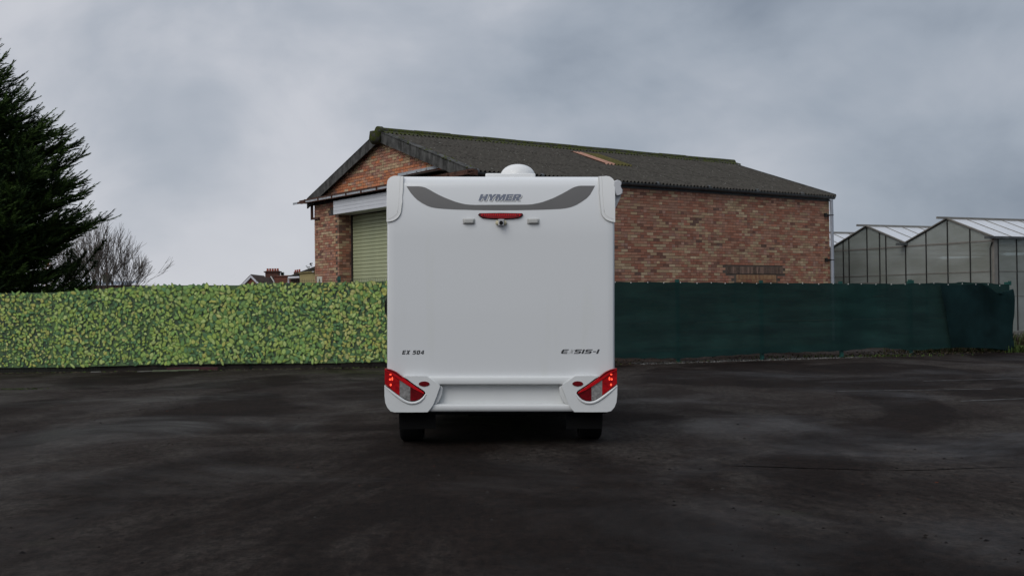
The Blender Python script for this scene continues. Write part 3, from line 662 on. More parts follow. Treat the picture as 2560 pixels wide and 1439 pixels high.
def wall_bricks(o, u, nrm, length, zmax, inside, kind, seed, uphase=0):
    rd = random.Random(seed); o = Vector(o); u = Vector(u); nrm = Vector(nrm); nc = int(zmax/CP)+1
    for r in range(nc):
        z0_ = r*CP; x = (-BW/2 if r % 2 else 0)+uphase
        while x < length:
            if rd.random() < .14: pcs = [(x, BW/2), (x+BW/2, BW/2)]
            else: pcs = [(x, BW)]
            for px_, w in pcs:
                a0, a1 = max(px_, 0), min(px_+w, length)
                if a1-a0 < .03: continue
                c = (a0+a1)/2
                if not inside(a0, a1, z0_, z0_+CP): continue
                cc = bcol(kind, rd, c, z0_); f = rd.uniform(.86, 1.12)
                if w < BW*.6: cc = rd.choice(RED+DARK[:1]) if rd.random() < .7 else cc
                allb.append((o+u*c, u, nrm, a1-a0-.011, z0_+CP/2, CP-.011, tuple(v*f for v in cc), rd.uniform(-.002, .0025)))
            x += BW
def special(a0, a1, z0_, z1_):   # blocked-up window area on the right wall
    return a1 > 8.86 and a0 < 11.26 and z1_ > 2.15 and z0_ < 2.385 or a1 > 9.26 and a0 < 10.99 and z1_ > 1.2 and z0_ < 2.16
wall_bricks((0, 0, 0), (1, 0, 0), (0, -1, 0), WL, ZE-.05, lambda a, b_, z, zt: not special(a, b_, z, zt), 'right', 11)
def gin(a, b_, z, zt):
    if z > ZE and min(gz(a), gz(b_)) < zt+.02: return False
    if zt <= OZ+.02 and b_ > JY0 and a < JY1: return False
    if 7.12 < (a+b_)/2 < 7.75 and 4.03 < z < 4.22: return False
    return True
wall_bricks((0, 0, 0), (0, 1, 0), (-1, 0, 0), WW, ZR, gin, 'gable', 12, .12)
wall_bricks((0, JY1, 0), (1, 0, 0), (0, -1, 0), .45, OZ+.2, lambda *a: True, 'jamb', 13)
wall_bricks((0, WW, 0), (1, 0, 0), (0, 1, 0), WL, ZE-.05, lambda *a: True, 'right', 14)
rd = random.Random(4)
for i in range(31):      # soldier course over the blocked window
    x = 8.87+i*.0785; c = (.16, .11, .088) if rd.random() < .6 else (.23, .15, .115); f = rd.uniform(.6, 1.3)
    allb.append((Vector((x+.034, 0, 0)), Vector((1, 0, 0)), Vector((0, -1, 0)), .064, 2.27, .20, tuple(v*f for v in c), .003))
for i in range(22):
    x = 9.27+i*.0785; c = rd.choice([(.34,.19,.10),(.31,.16,.09),(.37,.22,.12),(.26,.14,.09)])
    allb.append((Vector((x+.034, 0, 0)), Vector((1, 0, 0)), Vector((0, -1, 0)), .066, 2.07, .13, c, -.002))
for r in range(10):
    for i in range(8):
        x = 9.27+i*.2165+(0 if r % 2 else .0); c = rd.choice([(.33,.175,.095),(.30,.145,.08),(.35,.20,.11),(.28,.12,.075)])
        allb.append((Vector((x+.10, 0, 0)), Vector((1, 0, 0)), Vector((0, -1, 0)), .204, 1.96-r*CP, CP-.011, c, -.002))
for r in range(2):
    for i in range(2 if r else 3):
        y = 7.20+i*.19; allb.append((Vector((0, y+.05*r+.03, 0)), Vector((0, 1, 0)), Vector((-1, 0, 0)), .18, 4.09+r*.08, .07, (.055, .058, .066), .002))
def vis_area(t):
    c, u, nr, w, zc, h, _, _ = t
    x, y = proj((c.x, c.y, zc))
    if not (1538 < x < 2072 and 460 < y < 698 or 785 < x < 950 and 505 < y < 698 or 860 < x < 1110 and 355 < y < 470 and nr.x < -.5): return 0
    if nr.y > .5: return 0
    p = Vector((c.x, c.y, zc)); a1 = proj(p-u*w/2); a2 = proj(p+u*w/2); return abs(a1[0]-a2[0])*h/abs((WM @ p).y)
order = sorted(range(len(allb)), key=lambda i: -vis_area(allb[i])); top = set(order[:300])
bm_cache = {}
bm_all = MB()
for i, (c, u, nr, w, zc, h, cc, pr) in enumerate(allb):
    if i in top:
        key = (round(w, 3), round(h, 3))
        if key not in bm_cache:
            mb = MB(); mb.box(-w/2, w/2, -.0, BT, -h/2, h/2); bm_cache[key] = mb.data('brick', M['brick1'])
        rz = math.atan2(u.y, u.x) if nr.y < -.5 else math.atan2(u.y, u.x)
        # local +y must point into the wall (-normal)
        inw = -nr; rz = math.atan2(inw.y, inw.x)-PI/2
        inst('brick', bm_cache[key], wh, Vector((c.x, c.y, zc))+nr*pr, (0, 0, rz), cc)
    else:
        o = Vector((c.x, c.y, zc-h/2))-u*w/2+nr*pr
        d = -nr*BT
        vs_ = [o, o+u*w, o+u*w+Vector((0, 0, h)), o+Vector((0, 0, h)), o+d, o+u*w+d, o+u*w+d+Vector((0, 0, h)), o+d+Vector((0, 0, h))]
        f5 = [(0, 1, 2, 3), (1, 5, 6, 2), (4, 0, 3, 7), (3, 2, 6, 7), (1, 0, 4, 5)]
        if u.cross(Vector((0, 0, 1))).dot(nr) < 0: f5 = [f[::-1] for f in f5]
        bm_all.mesh(vs_, f5, cc)
bm_all.build('brickwork', M['brick'], wh, kind='stuff')
# inside of the opening, shutter, cladding box
b = MB(); b.box(.62, .70, .35, WW-.35, 0, ZE-.05); b.build('inner_partition', M['mortar'], wh)
shm = MB(); shm.mesh([(.0, 0, 0), (.0, JY1-JY0-.02, 0), (-.012, JY1-JY0-.02, .012), (-.012, 0, .012), (-.012, JY1-JY0-.02, .090), (-.012, 0, .090), (0, JY1-JY0-.02, .0985), (0, 0, .0985)], [(0, 3, 2, 1)[::-1], (3, 5, 4, 2)[::-1], (5, 7, 6, 4)[::-1]])
sh = empty('roller_shutter', (.45, JY0+.01, 0), 0, wh)
me = shm.data('slat', M['shut'])
# the shutter is a part; its slats are sub-parts
for i in range(38): inst('slat', me, sh, (0, 0, .05+i*.1045))
b = MB(); b.box(.455, .47, JY0, JY1, 0, OZ+.2); b.build('shutter_backing', M['soffit'], wh)
b = MB(); b.box(.40, .445, JY1-.06, JY1-.001, 0, OZ+.2); b.box(.40, .445, JY0+.001, JY0+.06, 0, OZ+.2); b.build('guide_rail', M['soffit'], wh)
for i in range(4):
    b = MB(); z = OZ+.002+i*.1; b.box(-.16, -.0005, JY0-.02, JY1+.02, z, z+.097); 
    o = b.build('cladding_plank', M['upvc'], wh); bevel(o, .003, 1)
b = MB(); b.box(0.0, .44, JY0+.01, JY1-.01, OZ+.0, OZ+.02); b.build('soffit_board', M['upvc'], wh)
# sliding-door track in front of the gable
b = MB(); b.box(-.25, -.03, -.2, WW+.02, ZE-.01, ZE+.01); b.box(-.03, -.004, .3, WW+.0, ZE-.19, ZE-.03); b.build('track_soffit', M['soffit'], wh)
b = MB(); b.box(-.29, -.25, -.5, WW+.45, 4.575, 4.61); b.box(-.31, -.25, -.5, WW+.35, 4.497, 4.515); b.build('track_rail', M['rust'], wh)
y = -.25
rd = random.Random(9)
while y < WW+.2:
    if y < .7: m_ = M['rust']
    else: m_ = M['galv']
    b = MB(); b.box(-.285, -.260, y+.03, y+.86, 4.516, 4.574); b.build('track_plate', m_, wh)
    b = MB(); b.box(-.305, -.0, y-.02, y+.02, 4.485, 4.62); b.build('track_bracket', M['rust'], wh)
    y += .90
b = MB(); b.box(-.31, -.25, WW+.1, WW+.55, 4.515, 4.57); b.build('track_rail', M['rust'], wh)
b = MB(); b.obox((-.05, .9, 4.845), (.049, 0, 0), (0, 2.6, -.02), (0, 0, .075)); b.build('flashing_strip', M['galv'], wh)
b = MB()
for i in range(5): b.box(-.056, -.05, 1.0+i*.5, 1.03+i*.5, 4.86-i*.004, 4.88-i*.004)
b.build('flashing_bolt', M['rust'], wh)
b = MB(); b.box(-.40, -.0, .9, 3.4, 4.70, 4.73); b.build('canopy_shelf', M['soffit'], wh)
# steel bracket on the far left corner
b = MB(); b.box(-.06, -.02, WW+.02, WW+.06, 4.0, 4.48); b.box(-.06, -.02, WW-.4, WW+.06, 4.0, 4.06); b.box(-.05, -.03, WW+.12, WW+.16, 4.0, 4.48); b.build('corner_bracket', M['rust'], wh)
# corrugated roof
WV, AMP, NW = .1322, .031, 8
SW = WV*NW; slope_len = math.hypot(WW/2+.13, ZR-ZE+.13*SL); nr_rows = 3; sl_ = slope_len/nr_rows
ang = math.atan(SL)
def sheet_mesh(name, m, nw=NW, ln=sl_+.10):
    mb = MB(); seg = 8; n = nw*seg; vs_ = []; fs_ = []
    for t in (0, 1):
        for i in range(n+1):
            x = i*WV/seg; z = AMP*math.cos(2*PI*i/seg); vs_.append((x, t*ln, z))
    k = n+1
    for i in range(n): fs_.append((i, i+1, k+i+1, k+i))
    b0 = len(vs_); vs_ += [(v[0], v[1], v[2]-.009) for v in vs_[:2*k]]
    for i in range(n): fs_.append((b0+i+1, b0+i, b0+k+i, b0+k+i+1)); fs_.append((i+1, i, b0+i, b0+i+1))
    mb.mesh(vs_, fs_); me = mb.data(name, m, smooth=50); return me
sheet = sheet_mesh('roof_sheet', M['asb']); sh_moss = sheet_mesh('roof_sheet', M['moss_sheet'], 5); sh_pink = sheet_mesh('roof_sheet', M['pink'], 3)
nx = 13
for r in range(nr_rows):
    for i in range(nx):
        x = -.12+i*SW; s0 = r*sl_-.05
        y = -.13+s0*math.cos(ang); z = ZE-.13*SL+s0*math.sin(ang)+.05+.010*r+(.004 if i % 2 else 0)
        inst('roof_sheet', sheet, wh, (x, y, z), (ang, rd.uniform(-.002, .002), 0))
        inst('roof_sheet', sheet, wh, (x+SW, WW+.13-s0*math.cos(ang), z), (ang, 0, PI))
XE = -.12+nx*SW
yy_ = 1.98; xx_ = -.12+int(6.2/WV)*WV; zz_ = ZE+yy_*SL+.098
inst('roof_sheet', sh_pink, wh, (xx_, yy_, zz_), (ang, 0, 0))['label'] = 'faded pink translucent roof sheet'
inst('roof_sheet', sh_moss, wh, (xx_+3*WV+.003, yy_, zz_-.004), (ang, 0, 0))['label'] = 'olive moss covered roof sheet'
# ridge capping pieces, a roll with wavy skirts
def ridge_piece(ln):
    mb = MB(); n = 10; vs_ = []; fs_ = []
    for t in (0, 1):
        for k in range(n+1):
            a = PI*k/n; vs_.append((t*ln, -.11*math.cos(a), .02+.11*math.sin(a)))
    for k in range(n): fs_.append((k, k+1, n+2+k, n+1+k)[::-1])
    fs_.append(tuple(range(n+1))); fs_.append(tuple(n+1+k for k in range(n+1))[::-1]); mb.mesh(vs_, fs_)
    for sg in (1, -1):
        m_ = int(ln/WV*8); vs_ = []; fs_ = []
        for i in range(m_+1):
            x = i*ln/m_; w = AMP*math.cos(2*PI*x/WV)
            vs_ += [(x, sg*.10, .03), (x, sg*.36*math.cos(ang), .045-.36*math.sin(ang)+w), (x, sg*.36*math.cos(ang), .030-.36*math.sin(ang)+w)]
        for i in range(m_):
            a = i*3; f = [(a, a+1, a+4, a+3), (a+1, a+2, a+5, a+4)]
            fs_ += [t_ if sg < 0 else t_[::-1] for t_ in f]
        mb.mesh(vs_, fs_)
    return mb.data('ridge_tile', M['asb_moss'], smooth=50)
rp = ridge_piece(1.17)
for i in range(12): inst('ridge_tile', rp, wh, (-.18+i*1.17, WW/2, ZR+.055+(.008 if i % 2 else 0)), (0, rd.uniform(-.004, .004), 0))
b = MB(); b.tube([(-.20, WW/2, ZR+.04), (-.06, WW/2, ZR+.04)], .17, 14); b.build('ridge_end', M['asb_moss'], wh, smooth=40)
b = MB(); b.tube([(XE-.02, WW/2, ZR+.04), (XE+.12, WW/2, ZR+.04)], .15, 14); b.build('ridge_end', M['asb_moss'], wh, smooth=40)
b = MB(); b.tube([(-.235, WW/2, ZR-.28), (-.235, WW/2, ZR-.16), (-.235, WW/2, ZR+.06)], [.12, .20, .17], 12); b.build('ridge_finial', M['asb_moss'], wh, smooth=60)
# barge boards, two lengths per slope
for sg in (0, 1):
    for a, c in ((0, .52), (.525, 1.0)):
        mb = MB(); hy = WW/2+.16
        for t0, t1 in ((a, c),):
            y0_, y1_ = -.16+hy*t0, -.16+hy*t1; z0_, z1_ = ZE-.16*SL+hy*t0*SL+.08, ZE-.16*SL+hy*t1*SL+.08
            if sg: y0_, y1_ = WW-y0_, WW-y1_
            D = .30
            mb.obox((-.17, y0_, z0_-D), (.035, 0, 0), (0, y1_-y0_, z1_-z0_), (0, 0, D))
            mb.obox((-.17, y0_, z0_-.03), (.22, 0, 0), (0, y1_-y0_, z1_-z0_), (0, 0, .045))
        mb.build('barge_board', M['barge'], wh)
b = MB()
for sg in (0, 1):
    y0_, y1_ = (-.16, WW/2) if not sg else (WW+.16, WW/2)
    b.obox((XE-.02, y0_, ZE-.16*SL+.02), (.03, 0, 0), (0, y1_-y0_, (WW/2+.16)*SL), (0, 0, .09))
b.build('barge_board', M['barge'], wh)
# moss tufts along barge and ridge
rdm = random.Random(21); b = MB()
def tuft(x, y, z, s):
    k = 6; ring = [(x+s*math.cos(2*PI*i/k)*rdm.uniform(.6, 1.3), y+s*math.sin(2*PI*i/k)*rdm.uniform(.6, 1.3), z-.01) for i in range(k)]
    b.mesh(ring+[(x, y, z+s*.45)], [(i, (i+1) % k, k) for i in range(k)])
for i in range(150):
    t = rdm.random(); y = -.1+(WW/2)*t
    if noise.noise(Vector((y*1.4, 0, 4))) > -.12: tuft(-.12+rdm.uniform(-.05, .25), y, ZE+y*SL+.085, rdm.uniform(.02, .06))
for i in range(520):
    x = rdm.uniform(-.15, XE); a = rdm.uniform(.3, 2.6)
    tuft(x, WW/2-.11*math.cos(a), ZR+.06+.11*math.sin(a), rdm.uniform(.015, .045))
b.build('moss', M['moss'], wh, kind='stuff')
b = MB()
for i in range(260):       # pale lichen spots
    x = rdm.uniform(0, XE); s_ = rdm.uniform(.1, 4.2); s = rdm.uniform(.008, .026)*(1.6 if rdm.random() < .1 else 1)
    ph = round((x+.12)/WV)*WV-.12; z = ZE+s_*SL+.078+.010*int((s_+.13)/1.5); k = 6
    b.mesh([(ph+s*math.cos(2*PI*i_/k), s_+s*math.sin(2*PI*i_/k)*1.2, z+s*math.sin(2*PI*i_/k)*SL) for i_ in range(k)]+[(ph, s_, z+.006)], [(i_, (i_+1) % k, k) for i_ in range(k)])
M['lichen'] = mat('pale_lichen', (.27, .27, .24), .95)
b.build('lichen', M['lichen'], wh, kind='stuff')
# gutter and downpipe
def gutter(x0_, x1_, name='gutter'):
    mb = MB(); n = 8; r = .075; vs_ = []; fs_ = []
    for x in (x0_, x1_):
        for k in range(n+1): a = PI+PI*k/n; vs_.append((x, -.10+r*math.cos(a), ZE-.03+r*math.sin(a)))
        for k in range(n+1): a = 2*PI-PI*k/n; vs_.append((x, -.10+(r-.008)*math.cos(a), ZE-.03+(r-.008)*math.sin(a)))
    m_ = 2*n+2
    for k in range(m_): fs_.append((k, (k+1) % m_, m_+(k+1) % m_, m_+k))
    fs_.append(tuple(range(m_))[::-1]); fs_.append(tuple(m_+k for k in range(m_))); mb.mesh(vs_, fs_); return mb.build(name, M['gutter'], wh, smooth=50)
for i in range(7):
    x = .05+i*2.0; gutter(x, min(x+1.97, WL+.10))
    b = MB(); b.tube([(x-.04, -.10, ZE-.03), (x+.06, -.10, ZE-.03)], .083, 12); b.build('gutter_joint', M['gutter'], wh, smooth=40)
b = MB(); b.box(.02, WL, -.02, -.003, ZE-.16, ZE+.02); b.build('fascia', M['gutter'], wh)
b = MB(); b.tube([(WL-.02, -.10, 4.50), (WL-.02, -.10, 4.25), (WL+.0, -.09, 4.1), (WL+.0, -.09, .1)], .052, 14); b.build('downpipe', M['pipe'], wh, smooth=50)
for z in (4.02, 2.62):
    b = MB(); b.tube([(WL, -.09, z-.012), (WL, -.09, z+.012)], .062, 14); b.box(WL-.26, WL, -.055, -.005, z-.02, z+.02); b.box(WL-.27, WL-.20, -.07, -.003, z-.06, z+.06); b.build('pipe_bracket', M['bar'], wh)
b = MB(); b.box(.001, .02, .3, .35, 3.0, 3.0+.001)

# ------------------------------------------------------------------ printed leaf screen fence on the left
FA, FB = Vector((-14.2, 24.12)), Vector((2.2, 25.42))
fd = (FB-FA).normalized(); FLEN = (FB-FA).length
lf = empty('leaf_screen_fence', (FA.x, FA.y, 0), math.atan2(fd.y, fd.x))
tag(lf, 'long bright green leafy privacy screen on a mesh fence left of the motorhome', 'fence')
# top profile given by distance along the fence
def fu(px):   # plan intersection of a pixel column with the fence line
    d = F0+(px-1280)/FOC*CR; s = d.x/d.y     # ray from the camera foot: x = s*y
    t = (s*FA.y-FA.x)/(fd.x-s*fd.y); return t
prof = [(fu(p), z) for p, z in ((-200, 1.74), (0, 1.74), (140, 1.745), (240, 1.80), (330, 1.86), (420, 1.875), (560, 1.865), (600, 1.86), (640, 1.90), (700, 1.905), (760, 1.90), (960, 1.91))]+[(FLEN, 1.9)]
prof[0] = (0, 1.74)
def ftop(u):
    for (a, z0_), (c, z1_) in zip(prof, prof[1:]):
        if u <= c: return z0_+(z1_-z0_)*max(0, (u-a))/(c-a)
    return 1.9
def fbot(u): return .125+.012*math.sin(u*1.1)
edges = [0, fu(140), fu(480), fu(850), FLEN]
for a, c in zip(edges, edges[1:]):
    mb = MB(); n = max(4, int((c-a)/.12)); vs_ = []; fs_ = []
    for i in range(n+1):
        u = a+(c-a)*i/n
        for j in range(9):
            t = j/8; z = fbot(u)+(ftop(u)-.018-fbot(u))*t
            w = .015*math.sin(u*2.1+t*2)+.012*noise.noise(Vector((u*1.5, z*2, 7)))
            vs_.append((u, w, z))
    for i in range(n):
        for j in range(8): fs_.append((i*9+j, (i+1)*9+j, (i+1)*9+j+1, i*9+j+1))
    mb.mesh(vs_, fs_); mb.build('screen_panel', M['screen'], lf, smooth=180)
# leaves
LC = [(.32,.47,.12),(.39,.52,.15),(.26,.42,.11),(.46,.57,.20),(.34,.46,.10),(.22,.37,.12),(.42,.52,.14)]
LY = [(.50,.50,.13),(.45,.47,.13),(.52,.52,.19)]; LD = [(.14,.28,.12),(.11,.22,.10),(.17,.32,.10)]
def leaf_shape(w, l, kind):
    if kind == 0: base = [(0, -.5), (.34, -.36), (.50, -.02), (.36, .30), (0, .52), (-.36, .30), (-.50, -.02), (-.34, -.36)]
    elif kind == 1: base = [(0, -.5), (.28, -.30), (.34, .05), (.20, .36), (0, .58), (-.20, .36), (-.34, .05), (-.28, -.30)]
    else: base = [(0, -.40), (.22, -.52), (.50, -.25), (.42, .12), (0, .55), (-.42, .12), (-.50, -.25), (-.22, -.52)]
    return [(x*w, y*l) for x, y in base]
rl = random.Random(31); leaves = []
us = 0
ncol = int(FLEN/.062); 
for ci in range(ncol):
    u0_ = ci*.062
    for ri in range(27):
        if u0_ > fu(1075): continue
        u = u0_+rl.uniform(-.045, .045); z = .14+ri*.067+rl.uniform(-.04, .04)
        if u < .02 or u > FLEN-.05 or z > ftop(u)-.024 or z < fbot(u)+.02: continue
        big = noise.noise(Vector((u*.45, z*.8, 1.0))); s = .068*(1+.42*big)*rl.uniform(.65, 1.4)
        if u < fu(140): s *= .82
        n2_ = noise.noise(Vector((u*.7, z*1.3, 9.0))); n3 = noise.noise(Vector((u*1.7, z*2.2, 19.0))); r = rl.random()
        yel = .04+(.20 if u > fu(800) or u < fu(130) else 0)+.22*n2_
        if r < yel: c = rl.choice(LY)
        elif r < yel+.16+.5*max(0, n3): c = rl.choice(LD)
        else: c = rl.choice(LC)
        f = rl.uniform(.78, 1.15); c = tuple(v*f for v in c)
        leaves.append((u, z, s*rl.uniform(.75, 1.0), s*rl.uniform(1.0, 1.5), rl.gauss(0, 1.0)+.5*math.sin(u*2+z*3), rl.choice((0, 0, 1, 1, 2)), c, rl.uniform(-.12, .12), rl.uniform(-.10, .10), rl.uniform(.001, .006)))
order = sorted(range(len(leaves)), key=lambda i: -(leaves[i][2]*leaves[i][3] if fu(5) < leaves[i][0] < fu(955) else 0)); topl = set(order[:300])
lmb = MB()
def leaf_geo(w, l, kind):
    # a pale blade slightly raised inside a darker rim
    P_ = leaf_shape(w*1.16, l*1.12, kind); n = len(P_)
    vs_ = [(x, 0, y) for x, y in P_]+[(x*.74, -.0012, y*.77) for x, y in P_]+[(0, -.05*w, 0)]; fs_ = []
    for i in range(n): fs_.append((i, (i+1) % n, n+(i+1) % n, n+i))
    for i in range(n): fs_.append((n+i, n+(i+1) % n, 2*n))
    return vs_, fs_
lm_cache = {}
for i, (u, z, w, l, rot, kd, c, t1, t2, off) in enumerate(leaves):
    yy = .015*math.sin(u*2.1+((z-fbot(u))/(ftop(u)-fbot(u)))*2)-off-.012
    if i in topl:
        key = (kd, round(w/.02), round(l/.02))
        if key not in lm_cache:
            v_, f_ = leaf_geo(round(w/.02)*.02, round(l/.02)*.02, kd); mb = MB(); mb.mesh(v_, f_); me_ = mb.data('leaf', M['leaf1']); me_.materials.append(M['leaf_rim']); lm_cache[key] = me_
            for pl_ in me_.polygons: pl_.material_index = 1 if pl_.index < 8 else 0
        inst('leaf', lm_cache[key], lf, (u, yy-.008, z), (t1*.5, rot, t2*.5), c)
    else:
        v_, f_ = leaf_geo(w, l, kd); ca, sa = math.cos(rot), math.sin(rot)
        vs_ = []
        for x, y, zq in v_:
            X_, Z_ = x*ca+zq*sa, -x*sa+zq*ca; vs_.append((u+X_, yy+y+X_*t2*.5+Z_*t1*.5, z+Z_))
        lmb.mesh(vs_, f_[:8], tuple(v*.55 for v in c)); b0_ = len(lmb.v)-len(vs_)
        for f in f_[8:]: lmb.f.append(tuple(b0_+i_ for i_ in f)); lmb.c.append(c)
lmb.build('foliage', M['leaf'], lf, kind='stuff')
# supporting posts, wire mesh with spiked top, base boards
for u in [fu(p) for p in (-120, 130, 395, 625, 847, 1080)]+[FLEN-.6]:
    b = MB(); b.box(u-.035, u+.035, .05, .11, 0, 2.02 if abs(u-fu(847)) < .1 else ftop(u)-.06); b.build('post', M['postgreen'], lf)
b = MB(); u = fu(640)
while u < FLEN:
    b.box(u-.002, u+.002, .035, .039, 1.0, 1.965); u += .05
for z in (1.925, 1.72, 1.5): b.box(fu(640), FLEN, .039, .043, z, z+.005)
b.build('wire_mesh', M['wire'], lf)
b = MB(); u = .05
while u < fu(250): b.box(u-.0015, u+.0015, -.004, -.001, .015, .14); u += .05
for z in (.03, .07, .11): b.box(0, fu(250), -.001, .001, z, z+.003)
b.build('wire_mesh', M['wire'], lf)
b = MB(); b.box(0, FLEN, .05, .09, 0, .13); b.build('gravel_board', M['board'], lf)
b = MB()
for i in range(9): b.box(fu(850), fu(1040), .012+(.006 if i % 2 else 0), .03, .02+i*.0135, .032+i*.0135)
b.build('corrugated_kickboard', M['board'], lf)
# line of litter along the foot
def pf(px, off=0): p = FA+fd*fu(px); return Vector((p.x, p.y-off, 0))
def clutter(name, pa, pb, w, h, m, label, cat, z=0, bend=0):
    a, c = Vector(pa), Vector(pb); d = (c-a); nrm = Vector((-d.y, d.x, 0)).normalized(); b = MB(); b.obox(a+Vector((0, 0, z)), d, nrm*w, (0, 0, h)); o = b.build(name, m); bevel(o, .004, 1); tag(o, label, cat); return o
clutter('plank', pf(390, .32), pf(455, .30), .14, .028, M['plank'], 'pale green weathered plank lying below the leaf screen, left piece', 'plank')
clutter('plank', pf(450, .24), pf(502, .22), .12, .026, M['plank'], 'shorter pale green plank below the leaf screen, right piece', 'plank', .004)
clutter('plank', pf(418, .07), pf(545, .07), .05, .07, M['redplank'], 'dark red board leaning along the foot of the leaf screen', 'plank')
clutter('stick', pf(238, .30), pf(262, .27), .03, .025, M['conc'], 'small pale stick at the foot of the leaf screen', 'stick')
clutter('stick', pf(355, .35), pf(388, .25), .03, .02, M['conc'], 'thin broken stick beside the pale green planks', 'stick')
rd = random.Random(77)
b = MB()
for i in range(900):
    u = rd.uniform(0, fu(960)); c = rd.choice([(.035,.030,.022),(.06,.05,.035),(.02,.016,.012),(.045,.06,.02)]); s = rd.uniform(.01, .04); y = -.02-abs(rd.gauss(0, .09)); k = 5
    b.mesh([(u+s*math.cos(2*PI*j/k)*rd.uniform(.5, 1.4), y+s*math.sin(2*PI*j/k), .0) for j in range(k)]+[(u, y, s*rd.uniform(.3, .9))], [(j, (j+1) % k, k) for j in range(k)], c)
o = b.build('leaf_litter', M['grit']); o.location = lf.location; o.rotation_euler = lf.rotation_euler; tag(o, 'thin line of dead leaves and dirt along the foot of the leafy screen', kind='stuff')
# little A sign
p = pf(799); sg = empty('warning_sign', (p.x, p.y+.0, 1.80)); sg.rotation_euler = (0, 0, math.atan2(fd.y, fd.x)); tag(sg, 'small off-white sign with a letter A on top of the leafy fence', 'sign')
b = MB(); b.box(-.055, .055, -.004+.0, .004, .02, .22); b.build('sign_board', M['sign'], sg)
b = MB()
for a_, c_ in (((-.020, .06), (0, .17)), ((.020, .06), (0, .17))):
    b.obox((a_[0]-.006, -.006, a_[1]), (.012, 0, 0), (0, .002, 0), (c_[0]-a_[0], 0, c_[1]-a_[1]))
b.build('letter', M['let_dark'], sg)
b = MB(); b.prism([(-.013, .062), (.013, .062), (.0, .115)], -.0085, -.0065); b.build('yellow_mark', M['yellow'], sg)

# ------------------------------------------------------------------ dark green net fence on the right
GA, GB = Vector((2.15, 24.86)), Vector((12.62, 28.69)); gd = (GB-GA).normalized(); GL = (GB-GA).length
nf = empty('net_fence', (GA.x, GA.y, 0), math.atan2(gd.y, gd.x)); tag(nf, 'long dark green netting fence on posts right of the motorhome', 'fence')
def gu(px):
    d = F0+(px-1280)/FOC*CR; s = d.x/d.y; return (s*GA.y-GA.x)/(gd.x-s*gd.y)
posts = [gu(p) for p in (1480, 1697, 1907, 2106, 2280, 2524)]
def gtop(u):
    z = 1.83+(1.71-1.83)*u/GL if u > 0 else 1.83
    if u > gu(2280): t = (u-gu(2280))/(GL-gu(2280)); z = 1.755-.045*t+.045*math.sin(t*PI)*(1 if t > .45 else .6)
    return z+.006*math.sin(u*8)
def gbot(u):
    k = [(0, .16), (gu(1697), .10), (gu(1905), .16), (gu(2106), .16), (gu(2190), .22), (gu(2280), .12), (gu(2420), .17), (gu(2500), .06), (GL, .02)]
    for (a, z0_), (c, z1_) in zip(k, k[1:]):
        if u <= c: return z0_+(z1_-z0_)*max(0, u-a)/(c-a)+.008*math.sin(u*14)
    return .03
mb = MB(); n = 130; mm = 22; vs_ = []; fs_ = []
u00 = gu(1480)
for i in range(n+1):
    u = u00+(GL-u00)*i/n
    dp = min(abs(u-p) for p in posts); sag = .06*(1-math.exp(-dp/.35))
    for j in range(mm+1):
        t = j/mm; z = gbot(u)+(gtop(u)-gbot(u))*t
        w = sag*math.sin(t*PI)+.022*noise.noise(Vector((u*.9, z*4, 3)))+.010*noise.noise(Vector((u*4, z*1.2, 8)))+.012*math.sin(z*9+u*.4)*noise.noise(Vector((u*.5, 0, 2)))
        if u > gu(2330): tt = (u-gu(2330))/(GL-gu(2330)); w += .05*math.sin((z*2.2+tt*3.2)*2)*tt*(1-t*.4)
        vs_.append((u, w, z))
k = mm+1
for i in range(n):
    for j in range(mm): fs_.append((i*k+j, (i+1)*k+j, (i+1)*k+j+1, i*k+j+1))
mb.mesh(vs_, fs_); mb.build('netting', M['net'], nf, smooth=180)
# a second, darker layer folded over the last bay
outl_ = [(gu(2372), .17), (gu(2368), .8), (gu(2352), 1.2), (gu(2345), 1.73), (gu(2400), 1.70), (gu(2445), 1.745), (gu(2462), 1.66), (gu(2482), 1.50), (gu(2515), 1.42), (GL+.02, 1.60), (GL+.035, 1.0), (GL+.06, .4), (GL+.05, .02), (gu(2470), .12)]
bmx = bmesh.new(); vv = [bmx.verts.new((u, 0, z)) for u, z in outl_]; bmx.faces.new(vv); bmesh.ops.triangulate(bmx, faces=bmx.faces[:])
bmesh.ops.subdivide_edges(bmx, edges=bmx.edges[:], cuts=5, use_grid_fill=True)
for v in bmx.verts:
    u, z = v.co.x, v.co.z; tt = max(0, (u-gu(2330))/(GL-gu(2330)))
    v.co.y = -.085+.055*math.sin((z*1.9+tt*3.0)*2)*tt+.03*noise.noise(Vector((u*1.6, z*3, 5)))+.035*noise.noise(Vector(((u+z)*2.2, (u-z)*.6, 9)))
me = bpy.data.meshes.new('net_overlap'); bmx.to_mesh(me); bmx.free(); me.materials.append(M['net_dk']); me.shade_smooth(); o = bpy.data.objects.new('net_overlap', me); col.objects.link(o); o.parent = nf; o['label'] = 'darker layer of netting folded over the last bay'
for i, u in enumerate(posts):
    b = MB(); b.box(u-.04, u+.04, .045, .105, 0, gtop(u)+(.06 if i != 4 else .10)); b.build('post', M['postgreen'], nf)
    if i in (4, 5): b = MB(); b.box(u-.08, u-.05, .03, .10, gtop(u)-.02, gtop(u)+.06); b.box(u+.05, u+.09, .03, .10, gtop(u)-.02, gtop(u)+.085); b.build('post_clamp', M['postgreen'], nf)
cl = MB(); cl.tube([(0, 0, -.012), (0, 0, .012)], .010, 6); cme = cl.data('clip', M['clip'])
u = .12; rd = random.Random(3)
while u < GL-.1:
    inst('clip', cme, nf, (u, -.022 if u < gu(2350) else -.10, gtop(u)-.012-(.03 if u > gu(2340) else 0))); u += rd.uniform(.36, .46)
b = MB()
